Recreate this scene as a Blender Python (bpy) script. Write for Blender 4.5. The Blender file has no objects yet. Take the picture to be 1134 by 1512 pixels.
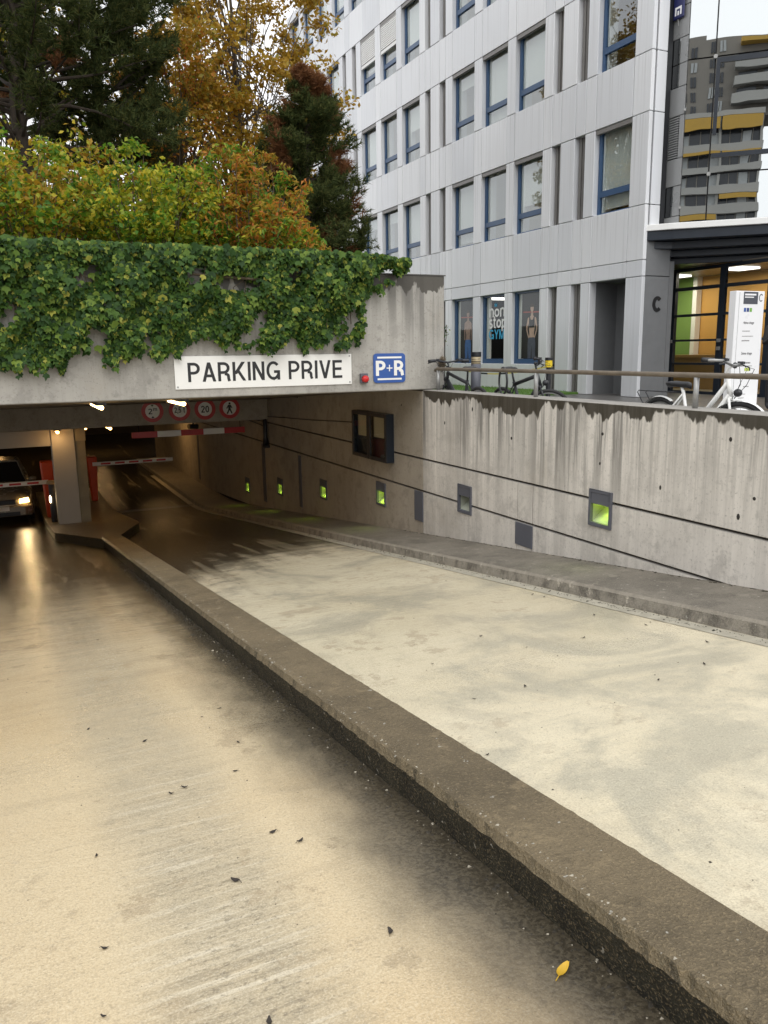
import bpy, bmesh, math, random
import numpy as np
from mathutils import Vector, Matrix
from mathutils.geometry import tessellate_polygon
random.seed(7); rng = np.random.default_rng(7)
PI = math.pi
SC = bpy.context.scene
COL = SC.collection

# ------------------------------------------------------------------ camera, sky, sun, exposure
cam = bpy.data.cameras.new('camera'); camo = bpy.data.objects.new('camera', cam); COL.objects.link(camo)
r_ = Vector((0.9013, -0.4330, -0.0142)); f_ = Vector((0.42202, 0.88517, -0.19595))
f_.normalize(); r_ = (r_ - f_*r_.dot(f_)).normalized(); u_ = r_.cross(f_)
camo.matrix_world = Matrix(((r_.x, u_.x, -f_.x, 0), (r_.y, u_.y, -f_.y, 0), (r_.z, u_.z, -f_.z, 0), (0, 0, 0, 1)))
cam.sensor_fit = 'VERTICAL'; cam.sensor_height = 36; cam.lens = 36*1180/1512
cam.clip_start = 0.05; cam.clip_end = 2000
SC.camera = camo
w = bpy.data.worlds.new('World'); SC.world = w; w.use_nodes = True
wt = w.node_tree; wt.nodes.clear()
sky = wt.nodes.new('ShaderNodeTexSky'); sky.sky_type = 'NISHITA'; sky.sun_disc = False
sky.sun_elevation = math.radians(50); sky.sun_rotation = math.radians(200); sky.air_density = 1.0; sky.dust_density = 4.0
hs = wt.nodes.new('ShaderNodeHueSaturation'); hs.inputs['Saturation'].default_value = 0.12
mx = wt.nodes.new('ShaderNodeMix'); mx.data_type = 'RGBA'; mx.inputs[0].default_value = 0.8
mx.inputs[7].default_value = (8.9, 9.0, 9.2, 1)
bgn = wt.nodes.new('ShaderNodeBackground'); bgn.inputs[1].default_value = 0.105
wo = wt.nodes.new('ShaderNodeOutputWorld')
wt.links.new(sky.outputs[0], hs.inputs['Color']); wt.links.new(hs.outputs[0], mx.inputs[6])
wt.links.new(mx.outputs[2], bgn.inputs[0]); wt.links.new(bgn.outputs[0], wo.inputs[0])
sl = bpy.data.lights.new('sun', 'SUN'); sl.energy = 0.6; sl.angle = math.radians(40); sl.color = (1, .97, .92)
so = bpy.data.objects.new('sun', sl); COL.objects.link(so)
so.rotation_euler = (math.radians(40), 0, math.radians(-20))
SC.view_settings.view_transform = 'Standard'; SC.view_settings.look = 'None'
SC.view_settings.exposure = 0.8; SC.view_settings.gamma = 1; SC.view_settings.use_curve_mapping = False

# ------------------------------------------------------------------ helpers
def tag(o, label=None, cat=None, group=None, kind=None):
    if label: o['label'] = label
    if cat: o['category'] = cat
    if group: o['group'] = group
    if kind: o['kind'] = kind
    return o
def link(o, parent=None):
    COL.objects.link(o)
    if parent is not None: o.parent = parent
    return o
def empty(name, loc=(0, 0, 0), rz=0, label=None, cat=None, group=None):
    o = bpy.data.objects.new(name, None); o.location = loc; o.rotation_euler = (0, 0, rz); o.empty_display_size = .1
    link(o); return tag(o, label, cat, group)
class MB:
    def __init__(s): s.v = []; s.f = []; s.m = []; s.smooth = False
    def add(s, vs, fs, mi=0):
        b = len(s.v); s.v += [tuple(x) for x in vs]
        for f in fs: s.f.append([b+i for i in f]); s.m.append(mi)
        return s
    def box(s, x0, x1, y0, y1, z0, z1, mi=0, T=None):
        vs = [(x, y, z) for z in (z0, z1) for x, y in ((x0, y0), (x1, y0), (x1, y1), (x0, y1))]
        if T is not None: vs = [tuple(T @ Vector(v)) for v in vs]
        return s.add(vs, [(0, 3, 2, 1), (4, 5, 6, 7), (0, 1, 5, 4), (1, 2, 6, 5), (2, 3, 7, 6), (3, 0, 4, 7)], mi)
    def tube(s, pts, r, n=8, mi=0, caps=True):
        pts = [Vector(p) for p in pts]; rs = r if isinstance(r, (list, tuple)) else [r]*len(pts)
        vs = []; fs = []; a = None
        for i, p in enumerate(pts):
            d = (pts[min(i+1, len(pts)-1)] - pts[max(i-1, 0)]).normalized()
            if a is None: a = d.orthogonal().normalized()
            else:
                a = a - d*a.dot(d)
                a = a.normalized() if a.length > 1e-5 else d.orthogonal().normalized()
            b = d.cross(a)
            for k in range(n):
                t = 2*PI*k/n; vs.append(p + (a*math.cos(t) + b*math.sin(t))*rs[i])
        for i in range(len(pts)-1):
            for k in range(n): fs.append((i*n+k, i*n+(k+1) % n, (i+1)*n+(k+1) % n, (i+1)*n+k))
        if caps: fs.append(tuple(range(n-1, -1, -1))); fs.append(tuple((len(pts)-1)*n+k for k in range(n)))
        return s.add(vs, fs, mi)
    def prism(s, poly, T, d0, d1, mi=0):
        """poly: 2D points; T maps (a,b,depth)->3D"""
        n = len(poly); vs = [T(a, b, d0) for a, b in poly] + [T(a, b, d1) for a, b in poly]
        tr = tessellate_polygon([[Vector((a, b, 0)) for a, b in poly]])
        fs = [tuple(t) for t in tr] + [tuple(n+i for i in reversed(t)) for t in tr]
        fs += [(i, (i+1) % n, n+(i+1) % n, n+i) for i in range(n)]
        return s.add(vs, fs, mi)
    def torus(s, c, R, r, ax_u, ax_v, n=28, k=8, mi=0):
        c = Vector(c); u = Vector(ax_u).normalized(); v = Vector(ax_v).normalized(); w_ = u.cross(v)
        vs = []; fs = []
        for i in range(n):
            t = 2*PI*i/n; d = u*math.cos(t)+v*math.sin(t)
            for j in range(k):
                q = 2*PI*j/k; vs.append(c+d*(R+r*math.cos(q))+w_*r*math.sin(q))
        for i in range(n):
            for j in range(k): fs.append((i*k+j, ((i+1) % n)*k+j, ((i+1) % n)*k+(j+1) % k, i*k+(j+1) % k))
        return s.add(vs, fs, mi)
    def ball(s, c, r, n=10, m=7, mi=0):
        rx, ry, rz = r if isinstance(r, (tuple, list)) else (r, r, r)
        vs = []; fs = []
        for i in range(m+1):
            a = PI*i/m
            for k in range(n):
                t = 2*PI*k/n; vs.append((c[0]+rx*math.sin(a)*math.cos(t), c[1]+ry*math.sin(a)*math.sin(t), c[2]+rz*math.cos(a)))
        for i in range(m):
            for k in range(n): fs.append((i*n+k, (i+1)*n+k, (i+1)*n+(k+1) % n, i*n+(k+1) % n))
        return s.add(vs, fs, mi)
    def build(s, name, mats, parent=None, smooth=None, bevel=0, loc=None, normals=True):
        me = bpy.data.meshes.new(name); me.from_pydata(s.v, [], s.f)
        for m in (mats if isinstance(mats, (list, tuple)) else [mats]): me.materials.append(m)
        if any(s.m): me.polygons.foreach_set('material_index', s.m)
        if normals or bevel:
            bm = bmesh.new(); bm.from_mesh(me); bmesh.ops.remove_doubles(bm, verts=bm.verts, dist=1e-5) if bevel else None
            bmesh.ops.recalc_face_normals(bm, faces=bm.faces)
            if bevel: bmesh.ops.bevel(bm, geom=[e for e in bm.edges if len(e.link_faces) == 2 and e.calc_face_angle(0) > .5], offset=bevel, segments=1, affect='EDGES')
            bm.to_mesh(me); bm.free()
        if smooth: me.polygons.foreach_set('use_smooth', [True]*len(me.polygons))
        me.update()
        o = bpy.data.objects.new(name, me); link(o, parent)
        if loc is not None: o.location = loc
        return o
def inst(src, loc, parent=None, name=None):
    o = src.copy(); COL.objects.link(o)
    if parent is not None: o.parent = parent
    o.location = loc
    return o
def np_mesh(name, V, F, mats, parent=None, mi=None, smooth=False):
    me = bpy.data.meshes.new(name); V = np.asarray(V, np.float32); F = np.asarray(F, np.int32); k = F.shape[1]
    me.vertices.add(len(V)); me.vertices.foreach_set('co', V.ravel())
    me.loops.add(F.size); me.loops.foreach_set('vertex_index', F.ravel())
    me.polygons.add(len(F)); me.polygons.foreach_set('loop_start', np.arange(0, F.size, k, dtype=np.int32))
    me.polygons.foreach_set('loop_total', np.full(len(F), k, np.int32))
    for m in (mats if isinstance(mats, (list, tuple)) else [mats]): me.materials.append(m)
    if mi is not None: me.polygons.foreach_set('material_index', np.asarray(mi, np.int32))
    if smooth: me.polygons.foreach_set('use_smooth', [True]*len(F))
    me.update(calc_edges=True); me.validate()
    o = bpy.data.objects.new(name, me); return link(o, parent)
def text_obj(name, body, mat, parent, origin, ax, ay, height=None, width=None, ext=.002, bold=0, align='LEFT', spacing=1):
    """text with cap height/width fitted; ax, ay = directions of reading and up; thickness along ax x ay"""
    cu = bpy.data.curves.new('t', 'FONT'); cu.body = body; cu.size = 1; cu.extrude = .01; cu.offset = bold; cu.space_character = spacing; cu.resolution_u = 4
    ob = bpy.data.objects.new('t', cu); COL.objects.link(ob)
    dg = bpy.context.evaluated_depsgraph_get(); me = bpy.data.meshes.new_from_object(ob.evaluated_get(dg))
    bpy.data.objects.remove(ob); bpy.data.curves.remove(cu)
    n = len(me.vertices); co = np.empty(n*3, np.float32); me.vertices.foreach_get('co', co); co = co.reshape(-1, 3)
    mn = co.min(0); mxx = co.max(0); sz = mxx-mn
    sy = height/sz[1] if height else width/sz[0]; sx = width/sz[0] if width else sy
    co[:, 0] = (co[:, 0]-mn[0])*sx; co[:, 1] = (co[:, 1]-mn[1])*sy; co[:, 2] = np.where(co[:, 2] > 0, ext, 0)
    if align == 'CENTER': co[:, 0] -= sz[0]*sx/2
    ax = np.array(ax, float); ay = np.array(ay, float); az = np.cross(ax, ay); og = np.array(origin, float)
    P = og+co[:, :1]*ax+co[:, 1:2]*ay+co[:, 2:3]*az
    me.vertices.foreach_set('co', P.astype(np.float32).ravel()); me.materials.clear(); me.materials.append(mat); me.update()
    o = bpy.data.objects.new(name, me); return link(o, parent)


def arc(cx, cy, rx, ry, a0, a1, n=12): return [(cx+rx*math.cos(math.radians(a0+(a1-a0)*i/n)), cy+ry*math.sin(math.radians(a0+(a1-a0)*i/n))) for i in range(n+1)]
def glyph(ch, w):
    """strokes of a plain grotesque capital, cap height 1: ('S', centre line) or ('D', slanted bar with level ends); returns strokes, width"""
    h = w/2; S_ = lambda *p: ('S', list(p)); D_ = lambda x0, y0, x1, y1, k=1.0: ('D', (x0, y0, x1, y1, k))
    if ch in 'PR':
        W_ = .60; m_ = .46; rr = (1-h-m_)/2; xr = W_-h
        st = [S_((h, 0), (h, 1)), ('S', [(w, 1-h)]+arc(xr-rr, (1-h+m_)/2, rr, rr, 90, -90)+[(w, m_)])]
        if ch == 'R': W_ = .64; st.append(('S', [(.34, m_-h)]+arc(.40, m_-h-.12, .12, .10, 90, 0)[3:]+[(.53, .12), (.57, 0)]))
        return st, W_
    if ch == 'A': return [D_(h*1.05, 0, .34, 1, 1.05), D_(.68-h*1.05, 0, .34+.0, 1, 1.05), S_((.2, .30), (.48, .30))], .68
    if ch == 'K': return [S_((h, 0), (h, 1)), D_(w*.9, .36, .56, 1, 1.3), D_(.60, 0, .27, .56, 1.15)], .68
    if ch == 'I': return [S_((h, 0), (h, 1))], w
    if ch == 'N': return [S_((h, 0), (h, 1)), S_((.62-h, 0), (.62-h, 1)), D_(.62-h, 0, h, 1, 1.15)], .62
    if ch == 'M': return [S_((h, 0), (h, 1)), S_((.76-h, 0), (.76-h, 1)), D_(.38, 0, h, 1, 1.0), D_(.38, 0, .76-h, 1, 1.0)], .76
    if ch == 'V': return [D_(.32, 0, h, 1, 1.05), D_(.32, 0, .64-h, 1, 1.05)], .64
    if ch == 'Y': return [D_(.32, .42, h, 1, 1.05), D_(.32, .42, .64-h, 1, 1.05), S_((.32, 0), (.32, .42))], .64
    if ch == 'E': return [S_((h, 0), (h, 1)), S_((w, 1-h), (.54, 1-h)), S_((w, .52), (.51, .52)), S_((w, h), (.55, h))], .56
    if ch == 'C': return [('S', arc(.37, .5, .37-h, .5-h, 42, 318, 26))], .72
    if ch == 'G': return [('S', arc(.37, .5, .37-h, .5-h, 42, 270, 22)+arc(.37, .5, .37-h, .5-h, 270, 335, 8)), S_((.40, .44), (.72, .44)), S_((.72-h, .44-h), (.72-h, 0))], .72
    if ch == '2': return [('S', arc(.28, .72, .28-h, .28-h, 170, -25, 14)+[(.12, h+.06), (h, h)]), S_((h*.4, h), (.55, h))], .56
    if ch == '0': return [('S', arc(.28, .5, .28-h, .5-h, 90, 450, 28))], .56
    if ch == '5': return [('S', [(.50, 1-h), (.14, 1-h), (.09, .52)]+arc(.27, .32, .27-h, .32-h, 130, -150, 16))], .56
    if ch == ',': return [D_(.03, -.14, .10, .10, 1)], .14
    if ch == '+': return [S_((0, .5), (1, .5)), S_((.5, 0), (.5, .5-h)), S_((.5, .5+h), (.5, 1))], 1
    if ch == 'n': return [S_((h, 0), (h, .72)), ('S', arc(.29, .46, .29-h, .27-h*.2, 180, 0, 12)+[(.58-h, 0)])], .58
    if ch == 'o': return [('S', arc(.31, .36, .31-h, .36-h, 90, 450, 26))], .62
    if ch == 'u': return [('S', [(h, .72)]+arc(.29, .29, .29-h, .29-h, 180, 360, 14)+[(.58-h, .72)])], .58
    if ch == 's': return [('S', arc(.25, .53, .25-h, .19-h*.5, 35, 250, 12)+arc(.25, .19, .25-h, .19-h*.5, 70, -145, 12))], .5
    if ch == 't': return [('S', [(.16, .98), (.16, .18)]+arc(.29, .18, .13, .13, 180, 290, 8)), S_((.02, .68), (.36, .68))], .38
    if ch == 'p': return [S_((h, -.28), (h, .72)), ('S', arc(.31, .36, .31-h, .36-h, 90, 450, 26))], .62
    if ch == 'm': return [S_((h, 0), (h, .72)), ('S', arc(.25, .5, .25-h, .2, 180, 0, 10)+[(.5-h, 0)]), ('S', arc(.5+.25-w, .5, .25-h, .2, 180, 0, 10)+[(1-w-h, 0)])], 1-w
    return [], .26
def letters(body, mat, parent, origin, ax, ay, height, width=None, w=.155, gap=.09, ext=.002, name='letter', align='LEFT'):
    """one mesh per character, made from bars and arcs; consecutive strokes sit a hair proud of each other"""
    gl = [glyph(c, w) for c in body]; tot = sum(g_[1] for g_ in gl)+gap*(len(body)-1)
    sx = width/tot if width else height; x0 = -tot*sx/2 if align == 'CENTER' else 0
    ax = Vector(ax); ay = Vector(ay); az = ax.cross(ay); og = Vector(origin)
    for (st, wd) in gl:
        b = MB()
        for si, (k, d) in enumerate(st):
            T = lambda a, c, e: og+ax*(x0+a*sx)+ay*(c*height)+az*e
            e0, e1 = 0, ext+.0003*si
            if k == 'D':
                xa, ya, xb, yb, kk = d; q = w/2*kk; b.prism([(xa-q, ya), (xa+q, ya), (xb+q, yb), (xb-q, yb)], T, e0, e1)
            else:
                P = [Vector(p_) for p_ in d]; L = []; R_ = []; closed = (P[0]-P[-1]).length < 1e-4
                for i, p_ in enumerate(P):
                    a_ = P[i-1] if i else (P[-2] if closed else None); c_ = P[i+1] if i < len(P)-1 else (P[1] if closed else None)
                    d1 = (p_-a_).normalized() if a_ is not None else None; d2 = (c_-p_).normalized() if c_ is not None else None
                    if d1 is None: d1 = d2
                    if d2 is None: d2 = d1
                    n1 = Vector((-d1.y, d1.x)); n2 = Vector((-d2.y, d2.x)); nn_ = (n1+n2).normalized(); m_ = min(1.6, 1/max(.4, nn_.dot(n1)))
                    L.append(p_+nn_*w/2*m_); R_.append(p_-nn_*w/2*m_)
                n = len(P); vs = [T(v.x, v.y, e1) for v in L+R_]+[T(v.x, v.y, e0) for v in L+R_]
                fs = []
                for i in range(n-1): fs += [(i, i+1, n+i+1, n+i), (2*n+i+1, 2*n+i, 3*n+i, 3*n+i+1), (i, 2*n+i, 2*n+i+1, i+1), (n+i+1, 3*n+i+1, 3*n+i, n+i)]
                b.add(vs, fs)
        if b.v: b.build(name, mat, parent)
        x0 += (wd+gap)*sx

# ------------------------------------------------------------------ materials
class NT:
    def __init__(s, name):
        s.mat = bpy.data.materials.new(name); s.mat.use_nodes = True; s.t = s.mat.node_tree; s.t.nodes.clear()
        s.out = s.t.nodes.new('ShaderNodeOutputMaterial')
    def n(s, typ, ins=None, out=0, **pr):
        nd = s.t.nodes.new(typ)
        for k, v in pr.items(): setattr(nd, k, v)
        for k, v in (ins or {}).items():
            if hasattr(v, 'is_output'): s.t.links.new(v, nd.inputs[k])
            else: nd.inputs[k].default_value = v
        return nd.outputs[out] if out is not None else nd
    def pos(s): return s.n('ShaderNodeNewGeometry', out='Position')
    def objc(s): return s.n('ShaderNodeTexCoord', out='Object')
    def scale(s, v, sc): return s.n('ShaderNodeVectorMath', {0: v, 1: sc}, operation='MULTIPLY')
    def noise(s, v, scale=1, detail=4, rough=.55, dist=0): return s.n('ShaderNodeTexNoise', {'Vector': v, 'Scale': scale, 'Detail': detail, 'Roughness': rough, 'Distortion': dist})
    def mr(s, v, a, b, c=0, d=1, smooth=True): return s.n('ShaderNodeMapRange', {0: v, 1: a, 2: b, 3: c, 4: d}, interpolation_type='SMOOTHSTEP' if smooth else 'LINEAR')
    def m(s, op, a, b=0.0, clamp=False): return s.n('ShaderNodeMath', {0: a, 1: b}, operation=op, use_clamp=clamp)
    def mix(s, f, a, b, blend='MIX'):
        c4 = lambda c: c if hasattr(c, 'is_output') else (*c[:3], 1)
        return s.n('ShaderNodeMix', {0: f, 6: c4(a), 7: c4(b)}, out=2, data_type='RGBA', blend_type=blend)
    def xyz(s, v):
        nd = s.t.nodes.new('ShaderNodeSeparateXYZ'); s.t.links.new(v, nd.inputs[0]); return nd.outputs
    def bsdf(s, col, rough=.5, metal=0, spec=.5, bump=None, bstr=.3, bdist=.01, **kw):
        ins = {'Base Color': col if hasattr(col, 'is_output') else (*col[:3], 1), 'Roughness': rough, 'Metallic': metal, 'Specular IOR Level': spec}
        ins.update(kw)
        if bump is not None: ins['Normal'] = s.n('ShaderNodeBump', {'Height': bump, 'Strength': bstr, 'Distance': bdist})
        b = s.n('ShaderNodeBsdfPrincipled', ins); s.t.links.new(b, s.out.inputs[0]); return b
    def emit_out(s, sh): s.t.links.new(sh, s.out.inputs[0])
def plain(name, c, rough=.5, metal=0, spec=.5, var=.12, sc=6, bump=0):
    t = NT(name); p = t.objc(); n = t.noise(p, sc, 5, .6)
    col = t.mix(n, tuple(x*(1-var*1.6) for x in c), tuple(min(1, x*(1+var)) for x in c))
    t.bsdf(col, t.mr(n, .2, .8, rough*.85, min(1, rough*1.2)), metal, spec, t.noise(p, sc*12, 3) if bump else None, bump, .004)
    return t.mat
def emitter(name, c, s):
    t = NT(name); e = t.n('ShaderNodeEmission', {0: (*c, 1), 1: s}); t.emit_out(e); return t.mat

def concrete_wall(name, base, dark, ztop, drip=.22, streak=1.0, warm=(.40, .35, .27), rough=.75):
    t = NT(name); p = t.pos(); x, y, z = t.xyz(p)
    h = t.m('ADD', x, y)
    c = t.n('ShaderNodeCombineXYZ', {0: h, 1: 0.0, 2: t.m('MULTIPLY', z, .035)})
    st = t.noise(c, 6.5, 7, .68); c2 = t.n('ShaderNodeCombineXYZ', {0: h, 1: 3.0, 2: t.m('MULTIPLY', z, .022)}); st2 = t.noise(c2, 20, 4, .6)
    big = t.noise(p, .8, 6, .65); fine = t.noise(p, 38, 5, .7); mid = t.noise(p, 5, 6, .7)
    col = t.mix(t.mr(big, .3, .7), base, tuple(b*.8 for b in base))
    col = t.mix(t.m('MULTIPLY', t.mr(big, .55, .75), .45), col, warm)
    hi = t.mr(z, ztop-1.3, ztop-.1, .22, 1.0); grp = t.mr(t.noise(t.n('ShaderNodeCombineXYZ', {0: h, 1: 7.0, 2: t.m('MULTIPLY', z, .15)}), 1.1, 4, .6), .4, .6, .35, 1.25)
    col = t.mix(t.m('MULTIPLY', t.m('MULTIPLY', t.m('MULTIPLY', t.mr(st, .44, .58), .74*streak), hi), grp, True), col, tuple(b*.33 for b in base))
    col = t.mix(t.m('MULTIPLY', t.m('MULTIPLY', t.mr(st2, .50, .62), hi), .45*streak), col, tuple(b*.55 for b in base))
    col = t.mix(t.m('MULTIPLY', t.mr(st, .42, .3), .3*streak), col, tuple(min(1, b*1.25) for b in base))
    col = t.mix(t.m('MULTIPLY', t.mr(mid, .55, .68), .5), col, tuple(b*.5 for b in base))
    col = t.mix(t.m('MULTIPLY', t.mr(t.noise(p, 2.3, 8, .75), .5, .6), t.m('SUBTRACT', .5, t.m('MULTIPLY', hi, .35))), col, tuple(b*.5 for b in base))
    col = t.mix(t.m('MULTIPLY', t.mr(fine, .56, .68), .5), col, tuple(b*.35 for b in base))
    # wet, mossy drip band hanging from the top edge
    dn = t.m('ADD', t.m('MULTIPLY', t.noise(t.n('ShaderNodeCombineXYZ', {0: h, 1: 9.0, 2: t.m('MULTIPLY', z, .2)}), 1.3, 5, .62), .68), t.m('MULTIPLY', t.noise(t.n('ShaderNodeCombineXYZ', {0: h, 1: 4.0, 2: t.m('MULTIPLY', z, .5)}), 8.0, 2.5, .5), .32))
    edge = t.m('SUBTRACT', ztop, t.m('MULTIPLY', t.mr(dn, .40, .66, .1, 1.25, False), drip*2.0))
    dm = t.m('MULTIPLY', t.mr(t.m('SUBTRACT', z, edge), -.012, .02), t.m('LESS_THAN', t.xyz(t.n('ShaderNodeNewGeometry', out='Normal'))[2], .6))
    col = t.mix(t.m('MULTIPLY', dm, .93), col, t.mix(fine, dark, tuple(d*1.7 for d in dark)))
    nzt = t.xyz(t.n('ShaderNodeNewGeometry', out='Normal'))[2]; col = t.mix(t.m('MULTIPLY', t.m('GREATER_THAN', nzt, .6), .8), col, t.mix(mid, tuple(b*.22 for b in base), tuple(b*.5 for b in base)))
    hgt = t.m('ADD', t.m('MULTIPLY', fine, .5), t.m('MULTIPLY', st2, .8))
    t.bsdf(col, t.m('SUBTRACT', rough, t.m('MULTIPLY', dm, .3)), 0, .35, hgt, .35, .012)
    return t.mat
M = {}
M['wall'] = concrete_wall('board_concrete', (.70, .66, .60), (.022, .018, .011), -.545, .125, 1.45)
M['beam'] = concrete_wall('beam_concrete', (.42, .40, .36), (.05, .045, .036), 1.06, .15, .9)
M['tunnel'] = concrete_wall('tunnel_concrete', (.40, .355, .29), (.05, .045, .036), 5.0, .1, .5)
M['groove'] = plain('groove_mortar', (.03, .026, .022), .9)  # near-black fill for grooves and tie holes
def ramp_material():
    t = NT('wet_ramp_concrete'); p = t.pos(); x, y, z = t.xyz(p)
    def mul(a, b): return t.m('MULTIPLY', a, b)
    big = t.noise(p, .42, 6, .62); tr = t.noise(t.scale(p, (.55, 3.4, 1)), 1.3, 8, .68, .4); lo = t.noise(t.scale(p, (2.4, .16, 1)), 1.1, 5, .6)
    fine = t.noise(p, 60, 4, .7); mid = t.noise(p, 6, 7, .72); cl = t.noise(p, .8, 9, .66, .6); grain = t.noise(p, 140, 2, .6)
    right = t.mr(x, 1.5, 1.65); left = t.m('SUBTRACT', 1.0, right)
    a = t.mix(right, (.60, .49, .315), (.70, .625, .455)); b = t.mix(right, (.54, .415, .245), (.60, .525, .365))
    col = t.mix(t.mr(big, .35, .65), a, b)
    # greyer clouds on the far lane
    col = t.mix(mul(mul(t.mr(cl, .46, .62), right), .68), col, (.35, .33, .255))
    col = t.mix(mul(mul(t.mr(t.noise(t.scale(p, (1, .55, 1)), 2.4, 8, .7, .5), .52, .66), right), .32), col, (.33, .30, .23))
    col = t.mix(mul(t.mr(tr, .52, .7), .28), col, t.mix(right, (.30, .245, .165), (.33, .31, .245)))
    # worn grey wheel path on the near lane, with pits and cross scratches
    xx = t.m('ADD', x, mul(t.m('SUBTRACT', big, .5), .6))
    band = mul(t.mr(t.m('ABSOLUTE', t.m('SUBTRACT', xx, .46)), .40, .10), left)
    col = t.mix(mul(band, t.mr(mid, .3, .7, .42, .75)), col, (.36, .315, .225))
    scr = t.noise(t.scale(p, (.5, 11, 1)), 2.6, 5, .65, .25); sn = t.mr(y, 4.6, 1.6, .25, 1)
    col = t.mix(mul(mul(mul(t.mr(scr, .53, .62), band), sn), .42), col, (.19, .155, .105))
    col = t.mix(mul(mul(mul(t.mr(scr, .46, .38), band), sn), .7), col, (.66, .59, .45))
    pits = t.noise(t.scale(p, (1, 1.8, 1)), 30, 5, .75)
    col = t.mix(mul(mul(mul(t.mr(pits, .53, .62), band), sn), .6), col, (.15, .125, .085))
    band2 = mul(t.mr(t.m('ABSOLUTE', t.m('ADD', xx, 1.15)), .5, .1), left); col = t.mix(mul(band2, .5), col, (.38, .32, .22))
    # flaked brown patches, grain
    fl = t.mr(t.noise(p, 2.7, 9, .74), .56, .585); col = t.mix(mul(mul(fl, t.mr(cl, .52, .44)), .55), col, t.mix(right, (.36, .28, .175), (.40, .33, .225)))
    col = t.mix(mul(t.mr(mid, .58, .7), .25), col, (.25, .215, .16))
    col = t.mix(mul(t.mr(fine, .55, .67), .30), col, (.19, .155, .105))
    col = t.mix(mul(t.mr(grain, .52, .62), .22), col, (.2, .165, .12)); col = t.mix(mul(t.mr(grain, .47, .38), .22), col, (.80, .73, .56))
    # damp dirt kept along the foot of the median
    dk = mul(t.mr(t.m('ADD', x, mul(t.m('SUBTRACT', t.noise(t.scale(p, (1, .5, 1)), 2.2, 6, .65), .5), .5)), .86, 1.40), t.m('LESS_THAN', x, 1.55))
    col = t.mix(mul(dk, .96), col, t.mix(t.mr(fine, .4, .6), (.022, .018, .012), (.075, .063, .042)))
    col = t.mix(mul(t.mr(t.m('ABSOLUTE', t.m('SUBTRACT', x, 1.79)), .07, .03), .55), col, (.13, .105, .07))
    # wet, tyre-tracked concrete, with the covered part's shade painted in
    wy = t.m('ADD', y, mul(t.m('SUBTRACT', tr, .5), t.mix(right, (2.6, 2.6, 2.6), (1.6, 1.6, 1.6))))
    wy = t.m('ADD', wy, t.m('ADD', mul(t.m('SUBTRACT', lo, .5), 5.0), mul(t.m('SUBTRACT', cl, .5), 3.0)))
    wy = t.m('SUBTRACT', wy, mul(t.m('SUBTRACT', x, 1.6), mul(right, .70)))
    wet_shade_l = t.mr(wy, 5.0, 12.5); wet_shade_r = t.mr(wy, 8.2, 10.8)
    wet = t.m('ADD', mul(wet_shade_l, left), mul(wet_shade_r, right))
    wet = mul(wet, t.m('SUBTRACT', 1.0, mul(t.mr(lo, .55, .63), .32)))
    col = t.mix(mul(wet, .93), col, t.mix(mid, (.010, .0075, .0045), (.032, .024, .014)))  # dark mix holds the wet tone and the shade together
    ro = t.m('ADD', t.mr(y, 1.5, 6.0, .42, .20), t.m('ADD', mul(t.m('SUBTRACT', fine, .5), .15), mul(band, .06)))
    ro = t.m('SUBTRACT', ro, mul(wet, .06))
    h = t.m('ADD', t.m('ADD', fine, mul(mid, .6)), t.m('ADD', mul(tr, .7), mul(mul(scr, band), .9)))
    h = t.m('ADD', h, mul(t.mr(y, 3, 10), mul(t.noise(t.scale(p, (2.2, 8, 1)), 2.4, 4, .6), 2.8)))
    t.bsdf(col, ro, 0, .55, h, .36, .012)
    return t.mat
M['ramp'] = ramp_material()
def kerb_mat(name, top, side, xs, light=(.5, .48, .42)):
    t = NT(name); p = t.pos(); g = t.n('ShaderNodeNewGeometry', out='Normal'); nz = t.xyz(g)[2]; x, y, z = t.xyz(p)
    mid = t.noise(p, 7, 7, .7); fine = t.noise(p, 55, 4, .7); big = t.noise(p, 1.3, 6, .65)
    ctop = t.mix(t.mr(big, .35, .65), top, tuple(c*.68 for c in top)); ctop = t.mix(t.m('MULTIPLY', t.mr(t.noise(p, 2.6, 9, .75), .5, .62), .55), ctop, tuple(c*.55 for c in top)); ctop = t.mix(t.m('MULTIPLY', t.mr(mid, .54, .66), .55), ctop, tuple(c*1.5 for c in top))
    ctop = t.mix(t.m('MULTIPLY', t.mr(mid, .42, .32), .5), ctop, tuple(c*.5 for c in top))
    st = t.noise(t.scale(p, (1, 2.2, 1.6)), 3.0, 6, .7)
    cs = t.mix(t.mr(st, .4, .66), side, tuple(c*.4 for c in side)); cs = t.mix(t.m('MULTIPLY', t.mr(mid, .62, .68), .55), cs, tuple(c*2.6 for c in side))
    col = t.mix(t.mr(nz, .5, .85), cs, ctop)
    col = t.mix(t.m('MULTIPLY', t.mr(t.noise(p, 24, 2, .5), .71, .735), .75), col, light)
    col = t.mix(t.m('MULTIPLY', t.mr(fine, .53, .65), .55), col, tuple(c*.35 for c in top))
    gr = t.noise(p, 110, 2, .6); col = t.mix(t.m('MULTIPLY', t.mr(gr, .54, .64), .4), col, tuple(c*1.9 for c in top))
    ed = t.m('MULTIPLY', t.mr(nz, .35, .6), t.mr(nz, .95, .7)); col = t.mix(t.m('MULTIPLY', ed, .45), col, tuple(c*1.6 for c in top))
    wet = t.mr(y, 9, 12)
    t.bsdf(col, t.mr(wet, 0, 1, .62, .3), 0, .4, t.m('ADD', t.m('ADD', t.m('MULTIPLY', gr, .5), fine), t.m('MULTIPLY', mid, 1.6)), .8, .02)
    return t.mat
M['median'] = kerb_mat('mossy_median_concrete', (.185, .143, .083), (.034, .031, .019), 0)
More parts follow.
